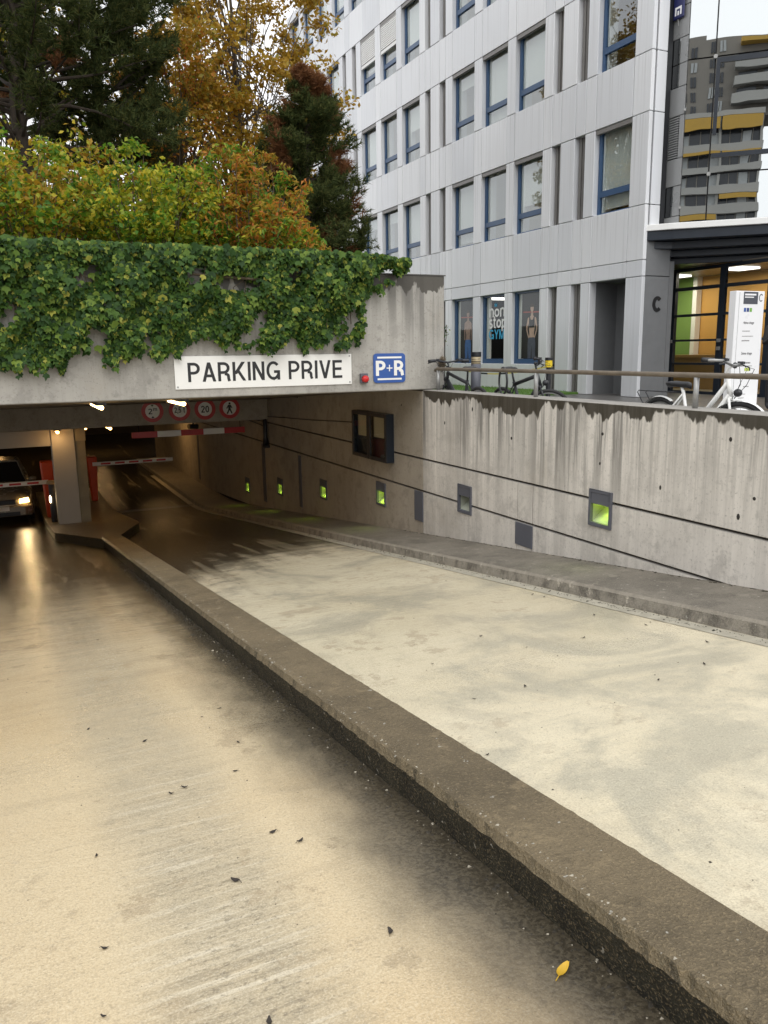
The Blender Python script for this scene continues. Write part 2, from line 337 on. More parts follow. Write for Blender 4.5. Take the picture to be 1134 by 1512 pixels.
M['pavement'] = kerb_mat('kerb_concrete', (.24, .215, .175), (.33, .30, .25), 0)
M['terrace'] = plain('terrace_paving', (.11, .105, .10), .4, var=.3, sc=3)
M['soil'] = plain('soil', (.06, .045, .03), .95, var=.4, sc=3)
def panel_mat():
    t = NT('brushed_cladding'); p = t.pos(); x, y, z = t.xyz(p)
    r = t.n('ShaderNodeObjectInfo', out='Random'); lz = t.xyz(t.objc())[2]; run = t.noise(t.scale(p, (1, 9, .05)), 2.3, 4, .6); st = t.noise(t.scale(p, (1, 5, .12)), 2.0, 5, .6); big = t.noise(p, .5, 4)
    col = t.mix(r, (.66, .675, .70), (.76, .77, .785)); col = t.mix(t.m('MULTIPLY', t.mr(st, .5, .72), .28), col, (.48, .49, .5)); col = t.mix(t.m('MULTIPLY', t.mr(run, .53, .66), t.mr(lz, .0, 1.4, .05, .38)), col, (.36, .355, .345))
    t.bsdf(col, t.mr(big, .3, .7, .38, .5), .15, .5); return t.mat
M['panel'] = panel_mat()
M['core'] = plain('facade_core', (.10, .10, .105), .7)
M['blue'] = plain('blue_frame_paint', (.035, .085, .18), .35, var=.1)
M['slotframe'] = plain('slot_frame_grey', (.22, .21, .20), .45, .3)
def glass_mat(name, tint, refl, k=1.6, body=None, rough=.0, ior=1.5, ripple=0, gtint=(.9, .93, .95)):
    t = NT(name); fr = t.n('ShaderNodeFresnel', {'IOR': ior})
    fac = t.m('MULTIPLY', t.m('ADD', t.m('MULTIPLY', fr, k), refl, True), t.m('SUBTRACT', 1.0, t.n('ShaderNodeNewGeometry', out='Backfacing')))
    gi = {'Color': (*gtint, 1), 'Roughness': rough}
    if ripple:
        nz = t.noise(t.scale(t.objc(), (1, 1, 1)), 1.3, 1, .4); gi['Normal'] = t.n('ShaderNodeBump', {'Height': nz, 'Strength': ripple, 'Distance': .05})
    gl = t.n('ShaderNodeBsdfGlossy', gi)
    tr = t.n('ShaderNodeBsdfTransparent', {0: (*tint, 1)})
    t.emit_out(t.n('ShaderNodeMixShader', {0: fac, 1: tr, 2: gl})); return t.mat
M['pane'] = glass_mat('window_glass', (.86, .89, .88), .10)
M['shopglass'] = glass_mat('shop_glass', (.94, .95, .94), .0, k=.9)
M['mirror'] = glass_mat('mirror_glazing', (.10, .11, .11), .66, ripple=.02, gtint=(.80, .83, .83))
M['blind'] = plain('roller_blind', (.80, .78, .74), .8, var=.04)
M['room'] = plain('office_wall', (.72, .70, .64), .8, var=.05, sc=.5)
M['black'] = plain('black_metal', (.016, .017, .02), .4)
M['navy'] = plain('navy_metal', (.012, .018, .028), .35)
M['white'] = plain('white_paint', (.78, .78, .76), .4, var=.03)
M['signwhite'] = plain('sign_enamel', (.80, .79, .75), .35, var=.04, sc=3)
M['print'] = plain('black_print', (.015, .015, .016), .5)
M['red'] = plain('red_paint', (.50, .03, .03), .4)
M['orange'] = plain('orange_red_paint', (.62, .075, .02), .45)
M['prblue'] = plain('sign_blue', (.03, .09, .32), .35, var=.05)
M['steel'] = plain('galvanised_steel', (.36, .36, .35), .45, .6, var=.25, sc=14)
M['rust'] = plain('weathered_rail_steel', (.20, .165, .125), .6, .4, var=.4, sc=9)
M['grey'] = plain('grey_box_paint', (.10, .105, .125), .5)
M['darkgrey'] = plain('dark_concrete_cladding', (.17, .175, .18), .5)
M['rubber'] = plain('rubber', (.02, .02, .02), .75)
M['lawn'] = plain('lawn', (.07, .15, .02), .9, var=.35, sc=20)
M['grass'] = plain('grass_blade', (.10, .20, .03), .8, var=.3)
M['skin'] = plain('skin', (.52, .30, .22), .55, var=.05)
M['cloth'] = plain('black_cloth', (.018, .018, .02), .9)
M['bark'] = plain('bark', (.05, .037, .026), .95, var=.4, sc=9, bump=.6)
M['trunkgrey'] = plain('twig_bark', (.11, .085, .055), .9, var=.3, sc=9)
def leaf_mat(name, stops, rough=.5, trans=.35, spec=.35):
    t = NT(name); r = t.n('ShaderNodeNewGeometry', out='Random Per Island')
    cr = t.n('ShaderNodeValToRGB', {0: r}, out=None); e = cr.color_ramp.elements
    while len(e) < len(stops): e.new(.5)
    for el, (p, c) in zip(e, stops): el.position = p; el.color = (*c, 1)
    b = t.n('ShaderNodeBsdfPrincipled', {'Base Color': cr.outputs[0], 'Roughness': rough, 'Specular IOR Level': spec})
    tl = t.n('ShaderNodeBsdfTranslucent', {0: cr.outputs[0]})
    t.emit_out(t.n('ShaderNodeMixShader', {0: trans, 1: b, 2: tl})); return t.mat
M['ivy'] = leaf_mat('ivy_leaf', [(0, (.016, .042, .010)), (.4, (.035, .085, .015)), (.74, (.075, .14, .02)), (.93, (.17, .24, .036)), (1, (.36, .34, .06))], .55, .25, .22)
M['needle'] = leaf_mat('pine_needle', [(0, (.035, .052, .018)), (.6, (.075, .098, .03)), (1, (.14, .145, .045))], .7, .4, .15)
M['browneedle'] = leaf_mat('dead_needle', [(0, (.17, .07, .03)), (1, (.30, .14, .055))], .7, .25)
M['yellowleaf'] = leaf_mat('yellow_leaf', [(0, (.30, .17, .02)), (.5, (.46, .27, .025)), (.85, (.52, .36, .05)), (1, (.25, .25, .05))], .5, .45)
M['limeleaf'] = leaf_mat('lime_leaf', [(0, (.10, .19, .02)), (.4, (.29, .34, .025)), (.8, (.50, .46, .03)), (1, (.60, .44, .03))], .5, .45)
M['greenleaf'] = leaf_mat('green_shrub_leaf', [(0, (.05, .14, .015)), (.5, (.13, .27, .02)), (.85, (.30, .36, .03)), (1, (.52, .45, .03))], .5, .45)
M['orangeleaf'] = leaf_mat('orange_leaf', [(0, (.14, .18, .02)), (.35, (.42, .30, .03)), (.7, (.55, .27, .035)), (1, (.55, .15, .035))], .5, .45)
M['litter'] = plain('dead_leaf', (.03, .022, .016), .7, var=.4, sc=60)
M['yellowlitter'] = plain('yellow_fallen_leaf', (.62, .38, .03), .5, var=.2, sc=40)

# ------------------------------------------------------------------ the ramp and the ground
S = .118
YB = 21.6; ZB = -4.2
def zr(y):
    z = -1.6 - S*y
    if y > 20.6:
        t = min(1, (y-20.6)/2.2); z0 = -1.6-S*20.6
        z = z0 - S*2.2*(t - t*t/2) if t < 1 else z0 - S*1.1
    return max(z, -5) if y > -4.2 else -1.6 + S*4.2
ZF = zr(30)
XW = 5.6; XK = 4.76; XL = -2.25
ZT = -.545; ZG = -1.085
ys = [-4.2+.5*i for i in range(0, 56)] + [24, 26, 30, 36, 46]
def strip_mesh(name, x0, x1, mat, ylist, zf, nx=2):
    b = MB(); xs = [x0+(x1-x0)*i/(nx-1) for i in range(nx)]
    vs = [(x, y, zf(y)) for y in ylist for x in xs]
    fs = [(j*nx+i, j*nx+i+1, (j+1)*nx+i+1, (j+1)*nx+i) for j in range(len(ylist)-1) for i in range(nx-1)]
    b.add(vs, fs); o = b.build(name, mat); tag(o, kind='structure'); return o
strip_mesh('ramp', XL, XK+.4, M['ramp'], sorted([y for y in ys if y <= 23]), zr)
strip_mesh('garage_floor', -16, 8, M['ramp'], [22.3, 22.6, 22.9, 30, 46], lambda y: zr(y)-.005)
# ground sheets round the sunken ramp, reaching the horizon
g = MB()
for x0, x1, y0, y1 in ((5.97, 900, -900, 46), (-900, 900, 46.2, 900), (-900, -16, -900, 46.2), (-16, 5.97, -900, -4.2), (-16, XL-.35, -4.2, 10.3)):
    g.add([(x0, y0, ZG), (x1, y0, ZG), (x1, y1, ZG), (x0, y1, ZG)], [(0, 1, 2, 3)])
tag(g.build('terrace_ground', M['terrace']), kind='structure')

def rail_profile(name, prof, ylist, mat, jit=None, label=None):
    """prof(y)-> list of (x,z offset) swept along y"""
    b = MB(); n = None
    vs = []
    for y in ylist:
        p = prof(y); n = len(p)
        for (x, z) in p: vs.append((x, y, zr(y)+z))
    fs = []
    for j in range(len(ylist)-1):
        for i in range(n-1): fs.append((j*n+i, (j+1)*n+i, (j+1)*n+i+1, j*n+i+1))
    fs.append(tuple(range(n))); fs.append(tuple((len(ylist)-1)*n+i for i in range(n-1, -1, -1)))
    b.add(vs, fs); o = b.build(name, mat, normals=True); tag(o, kind='structure'); return o
def jl(a, b, st):
    n = int((b-a)/st); return [a+(b-a)*i/n for i in range(n+1)]
R2 = random.Random(3)
def med(y):
    e = R2.gauss(0, .0022); h = .2+R2.gauss(0, .0012)
    if R2.random() < .05: e += R2.uniform(.002, .006)
    return [(1.462, -.05), (1.455+R2.gauss(0, .0012), .0), (1.435+R2.gauss(0, .0022), .09), (1.415+R2.gauss(0, .002)+e*.6, h-.035), (1.435+e, h-.004), (1.47+e, h), (1.735, .2), (1.748+R2.gauss(0, .002), .19), (1.752, -.05)]
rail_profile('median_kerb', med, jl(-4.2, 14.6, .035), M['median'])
# island where the median widens round the pillar
isl = [(1.43, 14.4), (.76, 16.75), (.76, 26), (2.48, 26), (2.48, 17.3), (1.75, 14.75), (1.75, 14.4)]
b = MB()
ylv = []
def island_mesh():
    bm = bmesh.new()
    n = len(isl); top = [(x, y, zr(y)+.17) for x, y in isl]; bot = [(x, y, zr(y)-.1) for x, y in isl]
    sub = []
    for i in range(n):
        a = isl[i]; c = isl[(i+1) % n]; k = max(1, int(math.dist(a, c)/.35))
        for j in range(k): sub.append((a[0]+(c[0]-a[0])*j/k, a[1]+(c[1]-a[1])*j/k))
    n = len(sub); mb = MB()
    # top as row strips so that it follows the ramp
    for y0, y1 in zip([14.4+.4*i for i in range(29)], [14.8+.4*i for i in range(29)]):
        def lr(y):
            L = 1.43+(.76-1.43)*min(1, max(0, (y-14.4)/2.35)); Rr = 1.75+(2.48-1.75)*min(1, max(0, (y-14.75)/2.55)); return L, Rr
        a, c = lr(y0); d, e = lr(y1)
        mb.add([(a, y0, zr(y0)+.17), (c, y0, zr(y0)+.17), (e, y1, zr(y1)+.17), (d, y1, zr(y1)+.17)], [(0, 1, 2, 3)])
        mb.add([(a, y0, zr(y0)+.17), (d, y1, zr(y1)+.17), (d, y1, zr(y1)-.05), (a, y0, zr(y0)-.05)], [(0, 1, 2, 3)])
        mb.add([(c, y0, zr(y0)+.17), (c, y0, zr(y0)-.05), (e, y1, zr(y1)-.05), (e, y1, zr(y1)+.17)], [(0, 1, 2, 3)])
    bm.free(); return mb
tag(island_mesh().build('traffic_island', M['median']), kind='structure')
def side(y):
    j = R2.gauss(0, .0018)
    return [(XK-.02, -.05), (XK-.004+j*.5, .0), (XK+.008+j, .095), (XK+.03+j, .12), (XK+.1, .128), (XW+.1, .135), (XW+.1, -.05)]
rail_profile('pavement', side, jl(-4.2, 33, .3), M['pavement'])
gut = MB()
for i in range(66):
    y0 = -4.2+.5*i; y1 = y0+.5
    gut.add([(XK-.17, y0, zr(y0)+.004), (XK-.02, y0, zr(y0)+.004), (XK-.02, y1, zr(y1)+.004), (XK-.17, y1, zr(y1)+.004)], [(0, 1, 2, 3)])
tag(gut.build('gutter', plain('gutter_screed', (.42, .39, .31), .55, var=.35, sc=8)), kind='structure')

# ------------------------------------------------------------------ retaining wall with its joints, niches, covers
lamps = [(6.455, -1.647, 0), (9.18, -1.978, 1), (11.84, -2.31, 2), (14.48, -2.62, 3), (17.2, -2.96, 4), (19.88, -3.303, 5)]
cut = MB()
for (ly, lz, k) in lamps: cut.box(XW-.2, XW+.21, ly-.155, ly+.155, lz-.175, lz+.175)
cutter = cut.build('niche_cutter', M['groove'])
G1, G2 = -1.56, -2.045; gp = .012
wall = empty('retaining_wall', (XW, 3, ZG), label='long board-marked concrete retaining wall with dark drip stains and level grooves beside the ramp', cat='wall')
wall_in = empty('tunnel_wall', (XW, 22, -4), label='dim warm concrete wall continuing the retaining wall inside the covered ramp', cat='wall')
def niche(o):
    md = o.modifiers.new('b', 'BOOLEAN'); md.operation = 'DIFFERENCE'; md.object = cutter; md.solver = 'EXACT'; return o
tocut = []
def wpanel(par, y0, y1, za, zb, mat, zlow=None, th=.34, inset=0):
    """panel between y0..y1; za/zb bottom/top, zlow: function for bottom"""
    T = lambda a, b_, d: (XW+inset+d - par.location.x, a - par.location.y, b_ - par.location.z)
    if zlow: poly = [(y0, zlow(y0)), (y1, zlow(y1)), (y1, zb), (y0, zb)]
    else: poly = [(y0, za), (y1, za), (y1, zb), (y0, zb)]
    if callable(zb): poly[2] = (y1, zb(y1)); poly[3] = (y0, zb(y0))
    o = MB().prism(poly, T, 0, th).build('concrete_panel', mat, par, bevel=.006); tocut.append(o); return o
zl = lambda y: zr(y)+.05
JB = 10.38
wpanel(wall, -4.2, JB-gp/2, G1+gp, ZT, M['wall'])
ym2 = (-(G1)-1.6+.05)/S   # where the pavement reaches the upper groove
def low_panel(par, y0, y1, ztop, mat):
    yc = (-1.6+.05-ztop)/S
    y0 = max(y0, yc+.02)
    if y1 > y0: wpanel(par, y0, y1, 0, ztop, mat, zlow=zl)
for (y0, y1) in ((-4.2, 7.65-gp/2), (7.65+gp/2, 7.96-gp/2), (7.96+gp/2, JB-gp/2)):
    yc = (-1.6+.05-G2)/S
    # band between the grooves, cut by the rising pavement
    T = lambda a, b_, d: (XW+d-wall.location.x, a-wall.location.y, b_-wall.location.z)
    poly = [(max(y0, (-1.55-G1)/S+.05), zl(max(y0, (-1.55-G1)/S+.05))), (yc, zl(yc)), (y1, G2+gp), (y1, G1-gp), (max(y0, (-1.55-G1)/S+.05), G1-gp)] if y0 < yc else [(y0, G2+gp), (y1, G2+gp), (y1, G1-gp), (y0, G1-gp)]
    if y0 < yc: poly[1] = (yc-.0, G2+gp)
    o = MB().prism(poly, T, 0, .34).build('concrete_panel', M['wall'], wall, bevel=.006); tocut.append(o)
    low_panel(wall, y0, y1, G2-gp, M['wall'])
zc = lambda y: -.5 if y < 11 else -.3
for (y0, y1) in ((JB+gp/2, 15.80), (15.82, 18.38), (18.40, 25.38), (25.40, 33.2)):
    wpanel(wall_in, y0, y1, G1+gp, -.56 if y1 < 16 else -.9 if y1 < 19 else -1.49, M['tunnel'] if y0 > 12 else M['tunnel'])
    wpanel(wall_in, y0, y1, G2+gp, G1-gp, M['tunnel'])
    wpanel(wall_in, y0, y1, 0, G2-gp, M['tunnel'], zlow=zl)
f = MB(); f.box(.05, .30, -7.2, JB-3-.02, -4.2+1.085+.4, ZT-.06-ZG); tocut.append(f.build('joint_filler', M['groove'], wall))
f = MB(); f.box(.05, .30, JB-22+.02, 11.2, -5+4, -1.6+4); tocut.append(f.build('joint_filler', M['groove'], wall_in))
for o in tocut: niche(o)
dg = bpy.context.evaluated_depsgraph_get(); dg.update()
for o in tocut:
    me = bpy.data.meshes.new_from_object(o.evaluated_get(dg)); o.modifiers.clear(); old = o.data; o.data = me; me.name = old.name
bpy.data.objects.remove(cutter)
# grey covers over the vertical joints, rough render patches
for (y0, y1, z0, z1, par) in ((10.37, 10.64, -2.52, -2.06, wall_in), (7.63, 7.98, -2.34, -2.06, wall), (15.74, 15.90, -3.2, -2.1, wall_in), (18.26, 18.5, -3.5, -2.1, wall_in), (25.3, 25.5, -3.9, -1.8, wall_in)):
    c = MB().box(-.012, .004, y0, y1, z0, z1).build('joint_cover', M['grey'], par, bevel=.003)
    c.location = (XW-par.location.x, -par.location.y, -par.location.z)
cm = MB()
for (y, z) in ((9.75, -.98), (4.9, -.77), (4.62, -1.24), (6.5, -1.17), (6.48, -.86), (4.75, -1.42), (9.0, -.75), (8.15, -1.05), (11.1, -.8), (5.6, -1.3), (3.5, -1.0), (2.2, -1.2)):
    y += random.uniform(-.05, .05); cm.ball((XW-wall.location.x-.0005, y-wall.location.y, z-wall.location.z), (.004, random.uniform(.012, .022), random.uniform(.016, .03)), 8, 4)
tag(cm.build('tie_holes', M['groove'], wall), kind='stuff')
# fillet of rough mortar, old debris and weeds at the foot of the wall
w2 = MB()
for i in range(420):
    y = random.uniform(-1, 11); 
    if abs(y-7.8) < .2: continue
    z = zr(y)+.13; s = random.uniform(.008, .026)
    a = random.random()*6.28; x = XW-random.uniform(0, .05)
    w2.add([(x+s*math.cos(a), y+s*math.sin(a)*1.6, z), (x-s*math.sin(a), y+s*math.cos(a)*1.6, z), (x-s*math.cos(a), y-s*math.sin(a)*1.6, z), (x, y, z+s*.45)], [(0, 1, 3), (1, 2, 3), (2, 0, 3)])
tag(w2.build('moss_debris', plain('moss_debris', (.045, .04, .025), .95, var=.5, sc=20)), kind='stuff', label='dark moss and crumbs along the foot of the retaining wall')

# recessed wall lamps
M['lime'] = emitter('lime_tube', (.62, .90, .03), 3.0)
M['niche'] = plain('niche_lining', (.38, .40, .33), .5)
lamp_lab = ['large recessed wall lamp with lime glow, nearest on the right wall', 'unlit recessed wall lamp between the two grey joint covers',
            'recessed lime wall lamp just right of and below the black notice case', 'recessed lime wall lamp left of the notice case, second in the tunnel',
            'recessed lime wall lamp between the two tall dark joint strips', 'smallest, farthest recessed lime wall lamp beside the down pipe']
for (ly, lz, k) in lamps:
    t = empty('wall_lamp', (XW, ly, lz), label=lamp_lab[k], cat='wall lamp', group='recessed lamps along the ramp wall')
    o_ = .178 if k else .178; W = .155; H = .175
    fr = MB()
    fr.box(-.018, .02, -W-.022, -W+.012, -H-.022, H+.022).box(-.018, .02, W-.012, W+.022, -H-.022, H+.022)
    fr.box(-.018, .02, -W+.012, W-.012, H-.012, H+.022).box(-.018, .02, -W+.012, W-.012, -H-.022, -H+.02)
    fr.build('frame', M['grey'], t, bevel=.003)
    MB().box(-.012, .03, -W+.014, W-.014, .045, H-.014).build('hood', M['grey'], t)
    ln = MB()
    ln.box(.19, .2, -W, W, -H, H).box(.02, .19, -W, -W+.006, -H, H).box(.02, .19, W-.006, W, -H, H).box(.02, .19, -W+.006, W-.006, H-.006, H)
    ln.add([(.02, -W+.006, -H+.02), (.02, W-.006, -H+.02), (.19, W-.006, -.02), (.19, -W+.006, -.02)], [(0, 1, 2, 3)])
    ln.build('lining', M['niche'], t)
    MB().box(.06, .11, -W+.03, W-.03, .055, .1).build('tube', M['grey'] if k == 1 else M['lime'], t)
    if k != 1:
        L = bpy.data.lights.new('lamp_light', 'AREA'); L.energy = .25 if k == 0 else .6; L.color = (.65, 1, .08); L.size = .2; L.shape = 'RECTANGLE'; L.size_y = .06
        lo = bpy.data.objects.new('lamp_light', L); link(lo, t); lo.location = (.06, 0, .045); lo.rotation_euler = (0, math.radians(24), 0); L.spread = math.radians(95)

# matching wall on the other side of the ramp (outside the picture)
lw = MB().box(XL-.35, XL, -4.2, 10.3, -4.6, ZT).build('ramp_side_wall', M['wall']); tag(lw, 'plain concrete retaining wall along the near lane side of the ramp', 'wall')

# ------------------------------------------------------------------ garage shell
tm = M['tunnel']
def struct(name, b, m, **k): return tag(b.build(name, m, **k), kind='structure')
YF = 10.358
shell = MB()
shell.add([(-16, 10.9, -.56), (XW+.3, 10.9, -.56), (XW+.3, 18.0, -1.02), (-16, 18.0, -1.02)], [(0, 1, 2, 3)])
shell.box(-16, 9, 18.3, 46, -1.5, -1.3)
struct('garage_ceiling', shell, plain('ceiling_concrete', (.20, .165, .12), .8, var=.25, sc=2), normals=False)
sh = MB(); sh.box(-16.2, -16, 10.9, 46, -5, 0).box(-16, 9, 46, 46.2, -5, 0).box(8.6, 9, 33, 46, -5, -1.3).box(XW+.02, 9, 33.2, 33.4, -5, -1.3).box(-16, XL-.02, 10.9, 11.2, -5, -.5)
sh.box(XL-.3, XL, 11.2, 18.2, -5, -.5)
struct('garage_wall', sh, plain('garage_wall_paint', (.16, .13, .095), .8, var=.25, sc=1.5))
roof = MB().box(-16, 5.9, 10.92, 46, -.3, .85); roof.box(5.9, 7.3, 13.2, 16, ZG, .84); roof.box(5.9, 8.9, 16.0, 46, ZG, .85)
struct('planted_roof', roof, M['soil'])
# portal beam
beam = empty('portal_beam', (0, YF, -.54), label='wide pale concrete portal beam over the garage entrance carrying the signs', cat='beam')
bb = MB(); bb.box(-16, 5.955, 0, .5, .0, 1.60); bb.build('beam_face', M['beam'], beam, bevel=.012)
bb = MB(); bb.box(4.9, 5.97, -.01, .52, 1.60, 1.615); bb.build('coping', plain('coping_lead', (.09, .085, .075), .5), beam)
# inner lintel with the restriction signs
lint = empty('inner_lintel', (0, 17.9, -1.48), label='brown stained concrete lintel inside the entrance with four round signs', cat='beam')
b = MB().box(-16, XW-.002, 0, .32, 0, .47); b.build('lintel_face', M['tunnel'], lint, bevel=.01)
# pillar, its side column and pale fascia
pil = empty('pillar', (1.0, 18.75, zr(18.75)+.17), label='pale broad pillar standing on the traffic island between the two lanes', cat='pillar')
zt = -1.49-pil.location.z
M['pillarw'] = plain('pale_panel', (.50, .46, .40), .6, var=.1, sc=2)
MB().box(-.04, .43, 0, .4, -.05, zt).build('panel', M['pillarw'], pil, bevel=.01)
MB().box(.433, .65, .06, .5, -.05, zt).build('column', plain('pillar_concrete', (.32, .27, .18), .7, var=.25, sc=4), pil, bevel=.01)
MB().box(.445, .665, .03, .058, zt-.33, zt).build('plate', plain('plate_board', (.42, .34, .2), .6), pil)
fa = empty('fascia', (0, 18.8, -1.9), label='pale horizontal panel closing the top of the near lane opening', cat='panel')
MB().box(-4, .952, 0, .1, 0, .40).build('panel', M['pillarw'], fa, bevel=.006)
# drain grating across the foot of the ramp
gr = empty('drain_grate', (3.4, 22.3, zr(22.3)), label='dark drain grating across the lane at the foot of the ramp', cat='drain')
b = MB()
b.box(-.9, 1.3, -.15, -.13, -.01, .008).box(-.9, 1.3, .13, .15, -.01, .008); b.build('frame', M['black'], gr)
b = MB()
for i in range(44): b.box(-.89+i*.05, -.87+i*.05, -.13, .13, -.008, .006)
tag(b.build('bars', M['black'], gr), kind='stuff')

# ceiling lamps
M['tubew'] = emitter('warm_tube', (1, .66, .28), 9)
M['tubey'] = emitter('sodium_tube', (1, .52, .14), 9)
def ceil_lamp(x, y0, y1, z, lab, pw, mat='tubew'):
    t = empty('ceiling_lamp', (x, (y0+y1)/2, z), label=lab, cat='ceiling lamp', group='lamps under the garage ceiling'); h = (y1-y0)/2
    MB().box(-.07, .07, -h, h, .03, .09).build('housing', M['grey'], t)
    MB().tube([(0, -h+.03, 0), (0, h-.03, 0)], .034, 8).build('tube', M[mat], t)
    MB().box(-.03, .03, -h+.1, -h+.14, .09, .45).box(-.03, .03, h-.14, h-.1, .09, .25).build('bracket', M['black'], t)
    L = bpy.data.lights.new('tube_light', 'AREA'); L.shape = 'RECTANGLE'; L.size = .1; L.size_y = 2*h; L.energy = pw; L.color = (1, .60, .25)
    lo = bpy.data.objects.new('tube_light', L); link(lo, t); lo.location = (0, 0, -.05)
    return t
ceil_lamp(1.36, 12.4, 13.7, -.74, 'lit tube lamp under the ceiling left of the round signs', 4)
ceil_lamp(2.56, 12.4, 13.6, -.73, 'lit tube lamp just in front of the round weight sign', 4)
ceil_lamp(1.08, 18.3, 18.62, -1.57, 'small lit lamp at the top of the pale pillar', 1.1, 'tubey')
ceil_lamp(2.2, 18.7, 19.6, -1.58, 'lit lamp behind the lintel right of the pillar', 1.2, 'tubey')
ceil_lamp(1.76, 19.6, 19.8, -1.62, 'tiny lit lamp at the right edge of the pillar', 1.5, 'tubey')
ceil_lamp(4.6, 26.5, 27.7, -1.56, 'dim lamp deep inside the garage above the far lane', 9, 'tubey')
ceil_lamp(3.6, 36, 37.2, -1.56, 'dim lamp far back in the garage hall', 16, 'tubey')
ceil_lamp(0, 32, 33.2, -1.56, 'dim lamp above the parked car deep in the near lane', 4, 'tubey')

# ------------------------------------------------------------------ signs on the beam
sg = empty('parking_sign', (2.04, YF-.004, -.427), label='long white sign reading PARKING PRIVE on the beam', cat='sign')
MB().box(0, 2.425, -.012, 0, 0, .413).build('board', M['signwhite'], sg, bevel=.003)
letters('PARKING PRIVE', M['print'], sg, (.165, -.0125, .09), (1, 0, 0), (0, 0, 1), .242, 2.12, w=.145, gap=.105)
b = MB()
for x, z in ((.03, .03), (.03, .385), (2.395, .03), (2.395, .385)): b.tube([(x, -.016, z), (x, -.011, z)], .012, 8)
b.build('screws', M['steel'], sg)
pr = empty('park_ride_sign', (5.05, YF-.004, -.22), label='blue rounded P+R sign right of the long white sign', cat='sign')
def rrect(w_, h_, r, n=5):
    pts = []
    for cx_, cy_, a0 in ((w_-r, h_-r, 0), (-w_+r, h_-r, 90), (-w_+r, -h_+r, 180), (w_-r, -h_+r, 270)):
        for i in range(n+1):
            a = math.radians(a0+90*i/n); pts.append((cx_+r*math.cos(a), cy_+r*math.sin(a)))
    return pts
TY = lambda a, b_, d: (a, d, b_)
MB().prism(rrect(.25, .205, .05), TY, -.014, 0).build('board', M['prblue'], pr)
b = MB(); b.box(-.19, .19, -.0165, -.0145, .135, .16).box(-.19, .19, -.0165, -.0145, -.165, -.14); b.build('stripes', M['signwhite'], pr)
letters('P', M['signwhite'], pr, (-.215, -.0145, -.105), (1, 0, 0), (0, 0, 1), .21, .15, w=.19)
letters('R', M['signwhite'], pr, (.07, -.0145, -.105), (1, 0, 0), (0, 0, 1), .21, .155, w=.19)
letters('+', M['signwhite'], pr, (-.047, -.0145, -.045), (1, 0, 0), (0, 0, 1), .09, .09, w=.17)
wl = empty('warning_light', (4.64, YF-.01, -.36), label='small red warning light in a grey box between the two beam signs', cat='warning light')
MB().box(-.055, .055, -.05, .0, -.06, .075).build('box', M['grey'], wl, bevel=.006)
MB().tube([(0, -.05, .0), (0, -.1, 0), (0, -.115, 0)], [.05, .047, .03], 14).build('lens', plain('red_lens', (.55, .02, .02), .2), wl, smooth=True)
# round restriction signs
def disc(b, cx_, cz_, r, d0, d1, n=28, mi=0):
    b.prism([(cx_+r*math.cos(2*PI*i/n), cz_+r*math.sin(2*PI*i/n)) for i in range(n)], TY, d0, d1, mi)
for i, (x, lab) in enumerate(((3.0, 'round red-rimmed sign with a 2 m height limit, leftmost of the four'), (3.585, 'round red-rimmed sign with the 2.5 t weight limit behind a lamp'),
                              (4.145, 'round red-rimmed speed sign reading 20'), (4.70, 'round red-rimmed sign with a black walking figure'))):
    t = empty('restriction_sign', (x, 17.895, -1.185), label=lab, cat='traffic sign', group='round signs on the inner lintel')
    b = MB(); disc(b, 0, 0, .235, -.012, 0); b.build('rim', M['red'], t)
    b = MB(); disc(b, 0, 0, .155, -.015, -.0125); b.build('face', M['signwhite'], t)
    if i == 0:
        letters('2', M['print'], t, (-.09, -.0155, -.06), (1, 0, 0), (0, 0, 1), .12, .085)
        letters('m', M['print'], t, (.015, -.0155, .01), (1, 0, 0), (0, 0, 1), .075, .085)
        b = MB(); b.prism([(-.035, .145), (.035, .145), (0, .1)], TY, -.018, -.0155).prism([(-.035, -.145), (.035, -.145), (0, -.1)], TY, -.018, -.0155); b.build('arrows', M['print'], t)
    elif i == 1: letters('2,5 t', M['print'], t, (0, -.0155, -.055), (1, 0, 0), (0, 0, 1), .12, .235, align='CENTER')
    elif i == 2: letters('20', M['print'], t, (0, -.0155, -.075), (1, 0, 0), (0, 0, 1), .15, .18, align='CENTER')
    else:
        b = MB(); disc(b, .005, .105, .025, -.018, -.0155, 12)
        b.prism([(-.03, .075), (.03, .075), (.065, .0), (.05, -.01), (.028, .03), (.025, -.02), (.065, -.12), (.035, -.125), (0, -.045), (-.045, -.13), (-.075, -.12), (-.03, -.03), (-.03, .03), (-.06, -.015), (-.075, .0)], TY, -.018, -.0155)
        b.build('figure', M['print'], t)
# hanging height bar
hb = empty('height_bar', (0, 18.35, -1.72), label='hanging red and white height bar below the round signs', cat='height bar')
x0, x1 = 2.6, 5.15; seg = [0, .215, .42, .62, .81, 1.0]
for i in range(5):
    a = x0+(x1-x0)*seg[i]; c = x0+(x1-x0)*seg[i+1]
    MB().box(a, c, -.03, .03, -.07, .06).build('red_segment' if i % 2 == 0 else 'white_segment', M['red'] if i % 2 == 0 else M['signwhite'], hb)
b = MB().tube([(2.75, 0, .06), (2.75, 0, .25)], .008, 5).tube([(5.05, 0, .06), (5.05, 0, .25)], .008, 5); b.build('chain', M['black'], hb)
cmr = empty('camera_head', (3.95, 18.3, -1.52), label='small black surveillance camera under the inner lintel', cat='camera')
MB().tube([(0, 0, .04), (0, 0, -.03)], .02, 8).build('mount', M['black'], cmr)
MB().tube([(-.12, -.06, -.06), (.1, .03, -.08)], .055, 12).build('body', M['black'], cmr)
